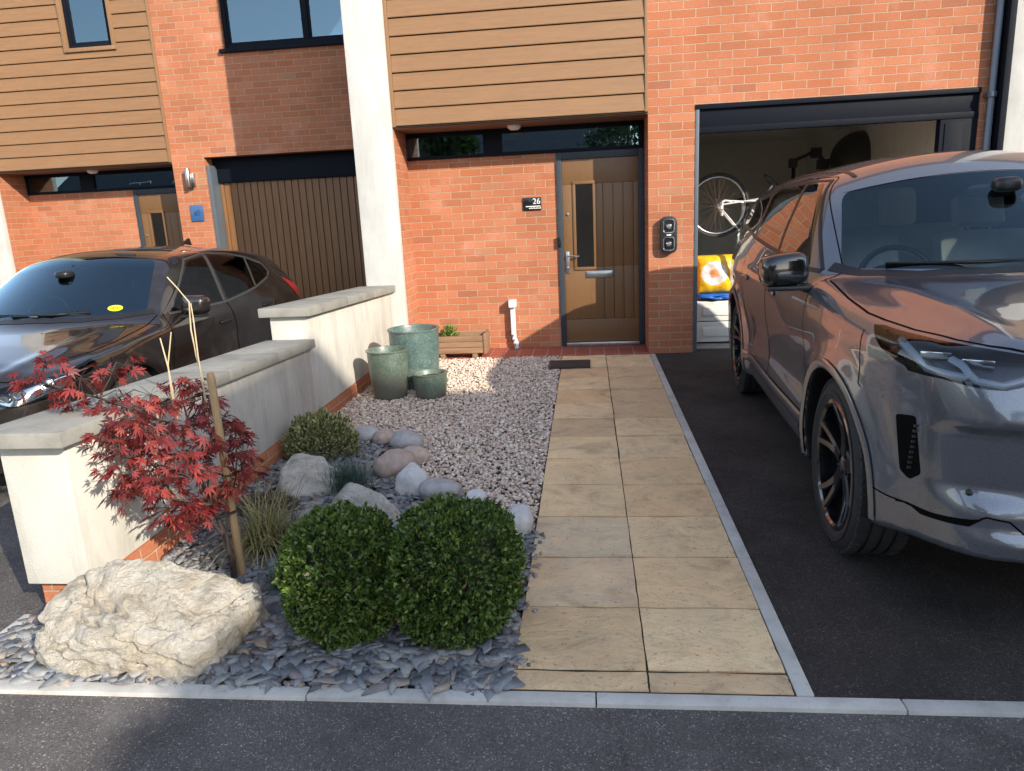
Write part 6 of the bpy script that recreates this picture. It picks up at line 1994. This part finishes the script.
# street trees
M_leaf = island('street tree leaves', [(0, (.03, .055, .015)), (.6, (.06, .10, .025)), (1, (.10, .15, .04))], .5, nvar=.2, bump=0, trans=.25)
def street_tree(x, y, h, r, zc, label, seed, n=5200, cone=False):
    t = empty('street_tree', label, 'tree', (x, y, 0), 0, 'trees along the far pavement')
    rng = np.random.default_rng(seed)
    bm = bmesh.new(); tube(bm, [(0, 0, -.1), (.03, .02, zc * .5), (0, .05, zc), (.02, 0, zc + r * .6)], [.11, .085, .06, .02], 8)
    for k in range(9):
        a = rng.uniform(0, 2 * PI); z = zc + rng.uniform(-r * .5, r * .4); tube(bm, [(0, 0, z - .25), (math.cos(a) * r * .4, math.sin(a) * r * .4, z + .1), (math.cos(a) * r * .8, math.sin(a) * r * .8, z + .3)], [.035, .022, .01], 6)
    obj('trunk', bm, M_bark, t, smooth='auto')
    d = rng.normal(size=(n, 3)); d /= np.linalg.norm(d, axis=1, keepdims=True)
    lum = np.array([mn.fractal(Vector(q * 2.2 + seed), 1, 2, 3) for q in d])
    rad = r * (1 + .22 * lum) * rng.uniform(.35, 1, n) ** .4
    P = d * rad[:, None]
    if cone:
        u = rng.uniform(0, 1, n); rr_ = r * (1 - u) * np.sqrt(rng.uniform(.2, 1, n)); P = np.stack([d[:, 0] * rr_, d[:, 1] * rr_, (u - .4) * h * .85], 1)
    leaf_cloud('crown', P + np.array([0, 0, zc]), d + np.array([0, 0, .1]), .17, .11, M_leaf, t, seed, .2, .6)
    return t
street_tree(-5.0, -14.4, 4.6, 1.1, 3.3, 'small round leafy tree across the street', 72)
street_tree(1.5, -24, 7, 2.0, 3.6, 'broad leafy tree further back across the street', 74)
street_tree(-13.0, -17, 7.0, 1.3, 3.0, 'tall conifer across the street', 73, cone=True)
hd = empty('shade_hedge', 'added tall green screen of leaves, out of view, that shades the road', 'shade_hedge', (8.30, -12.0, 0))  # added out of view; height and left end set to shade the road
rng = np.random.default_rng(81); n_ = 30000
P = np.stack([rng.uniform(-3.4, 3.4, n_), rng.uniform(-.40, .40, n_), rng.uniform(.02, 4.66, n_)], 1)
f = rng.integers(0, 4, n_)
P[f == 0, 1] = .40; P[f == 1, 1] = -.40; P[f == 2, 2] = 4.62; P[(f == 3) & (P[:, 0] > 0), 0] = 3.4; P[(f == 3) & (P[:, 0] <= 0), 0] = -3.4
P += rng.normal(0, .03, P.shape)
Nn = np.zeros_like(P); Nn[:, 2] = .5; Nn[f == 0, 1] = 1; Nn[f == 1, 1] = -1; Nn[f == 2, 2] = 1
leaf_cloud('foliage', P, Nn, .11, .07, M_leaf, hd, 82, .2, .6)
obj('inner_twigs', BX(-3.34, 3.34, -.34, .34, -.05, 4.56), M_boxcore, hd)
# ------------------------------------------------------------------ the photographer, standing just behind the camera (casts the shadow on the road)
def skin_body(name, verts, edges, mat, parent=None, sub=2):
    me = bpy.data.meshes.new(name)
    me.from_pydata([v[:3] for v in verts], [], edges); me.update()
    o = bpy.data.objects.new(name, me); COL.objects.link(o)
    m = o.modifiers.new('skin', 'SKIN'); m.use_smooth_shade = True
    for i, v in enumerate(verts):
        sv = me.skin_vertices[0].data[i]; r = v[3]; sv.radius = (r, v[4] if len(v) > 4 else r); sv.use_root = (i == 0)
    s = o.modifiers.new('sub', 'SUBSURF'); s.levels = sub; s.render_levels = sub
    dg = bpy.context.evaluated_depsgraph_get(); dg.update()
    m2 = bpy.data.meshes.new_from_object(o.evaluated_get(dg))
    bpy.data.objects.remove(o)
    m2.polygons.foreach_set('use_smooth', [True] * len(m2.polygons))
    return link(name, m2, mat, parent)
M_skin = plain('skin', (.50, .30, .21), .55, var=.06, bump=.03)
M_jean = plain('dark blue trousers', (.03, .04, .07), .85, var=.15, bump=.2, bscale=150)
M_shirt = plain('grey blue jumper', (.09, .11, .14), .9, var=.1, bump=.2, bscale=150)
M_hair = plain('short brown hair', (.05, .035, .025), .7, var=.2, bump=.3)
px_, py_ = -.52, -7.93
ph = empty('person', 'person in a grey jumper and dark trousers standing in the road holding up a phone', 'person', (px_, py_, 0), 0)
V = [(0, 0, .95, .145, .115), (0, 0, 1.10, .135, .10), (0, .0, 1.27, .155, .11), (0, .0, 1.40, .145, .095), (0, .01, 1.48, .058), (0, .025, 1.55, .055), (0, .03, 1.60, .07, .08), (0, .03, 1.67, .078, .095), (0, .02, 1.735, .06, .07),
     (-.10, 0, .88, .095), (-.115, .02, .50, .062), (-.12, -.02, .10, .042), (-.13, .13, .035, .036), (.10, 0, .88, .095), (.115, .02, .50, .062), (.12, -.02, .10, .042), (.13, .13, .035, .036),
     (-.18, 0, 1.40, .062), (-.23, .04, 1.14, .045), (-.18, .27, 1.33, .032), (.18, 0, 1.40, .062), (.23, .04, 1.14, .045), (.04, .27, 1.33, .032),
     (-.145, .315, 1.38, .026), (-.01, .315, 1.38, .026)]
E_ = [(0, 1), (1, 2), (2, 3), (3, 4), (4, 5), (5, 6), (6, 7), (7, 8), (0, 9), (9, 10), (10, 11), (11, 12), (0, 13), (13, 14), (14, 15), (15, 16), (3, 17), (17, 18), (18, 19), (3, 20), (20, 21), (21, 22), (19, 23), (22, 24)]
body = skin_body('body', V, E_, [M_shirt, M_jean, M_skin, M_black], ph)
for p in body.data.polygons:
    c = p.center
    z, y = c.z, c.y
    p.material_index = 3 if z < .085 else 1 if z < .98 and abs(c.x) < .2 and y < .15 else 2 if (z > 1.475 or y > .26) else 0
for sx, px in ((-1, -.145), (1, -.01)):
    for k in range(4):
        z0 = 1.362 + k * .018
        skin_body('finger', [(px, .32, z0, .0085), (px + sx * .018, .350, z0 + .003, .0082), (px + sx * .010, .378, z0 + .005, .0078), (px - sx * .008, .384, z0 + .006, .007)], [(0, 1), (1, 2), (2, 3)], M_skin, ph, 1)
    skin_body('thumb', [(px, .31, 1.39, .010), (px - sx * .012, .335, 1.415, .0095), (px - sx * .026, .340, 1.432, .008)], [(0, 1), (1, 2)], M_skin, ph, 1)
bm = bmesh.new(); blob_mesh(bm, Matrix.Translation((0, .005, 1.715)), .085, .10, .075, 2.2, 20, 12); obj('hair', bm, M_hair, ph, smooth=True)
bm = bmesh.new(); blob_mesh(bm, Matrix.Translation((0, .128, 1.635)), .013, .020, .026, 2, 10, 8); obj('nose', bm, M_skin, ph, smooth=True)
for s in (-1, 1):
    bm = bmesh.new(); blob_mesh(bm, Matrix.Translation((s * .031, .108, 1.665)), .012, .010, .009, 2, 10, 8); obj('eye', bm, M_white, ph, smooth=True)
    bm = bmesh.new(); blob_mesh(bm, Matrix.Translation((s * .083, .02, 1.645)), .010, .020, .030, 2, 10, 8); obj('ear', bm, M_skin, ph, smooth=True)
bm = bmesh.new(); blob_mesh(bm, Matrix.Translation((0, .112, 1.598)), .025, .008, .007, 2, 12, 8); obj('mouth', bm, plain('lips', (.36, .14, .12), .5, bump=0), ph, smooth=True)
bm = BX(-.155, .003, .372, .380, 1.365, 1.44)
o = obj('phone', bm, M_gblack, bevel=.003, loc=(px_, py_, 0)); tag(o, 'black phone held up in both hands by the standing person', 'phone')
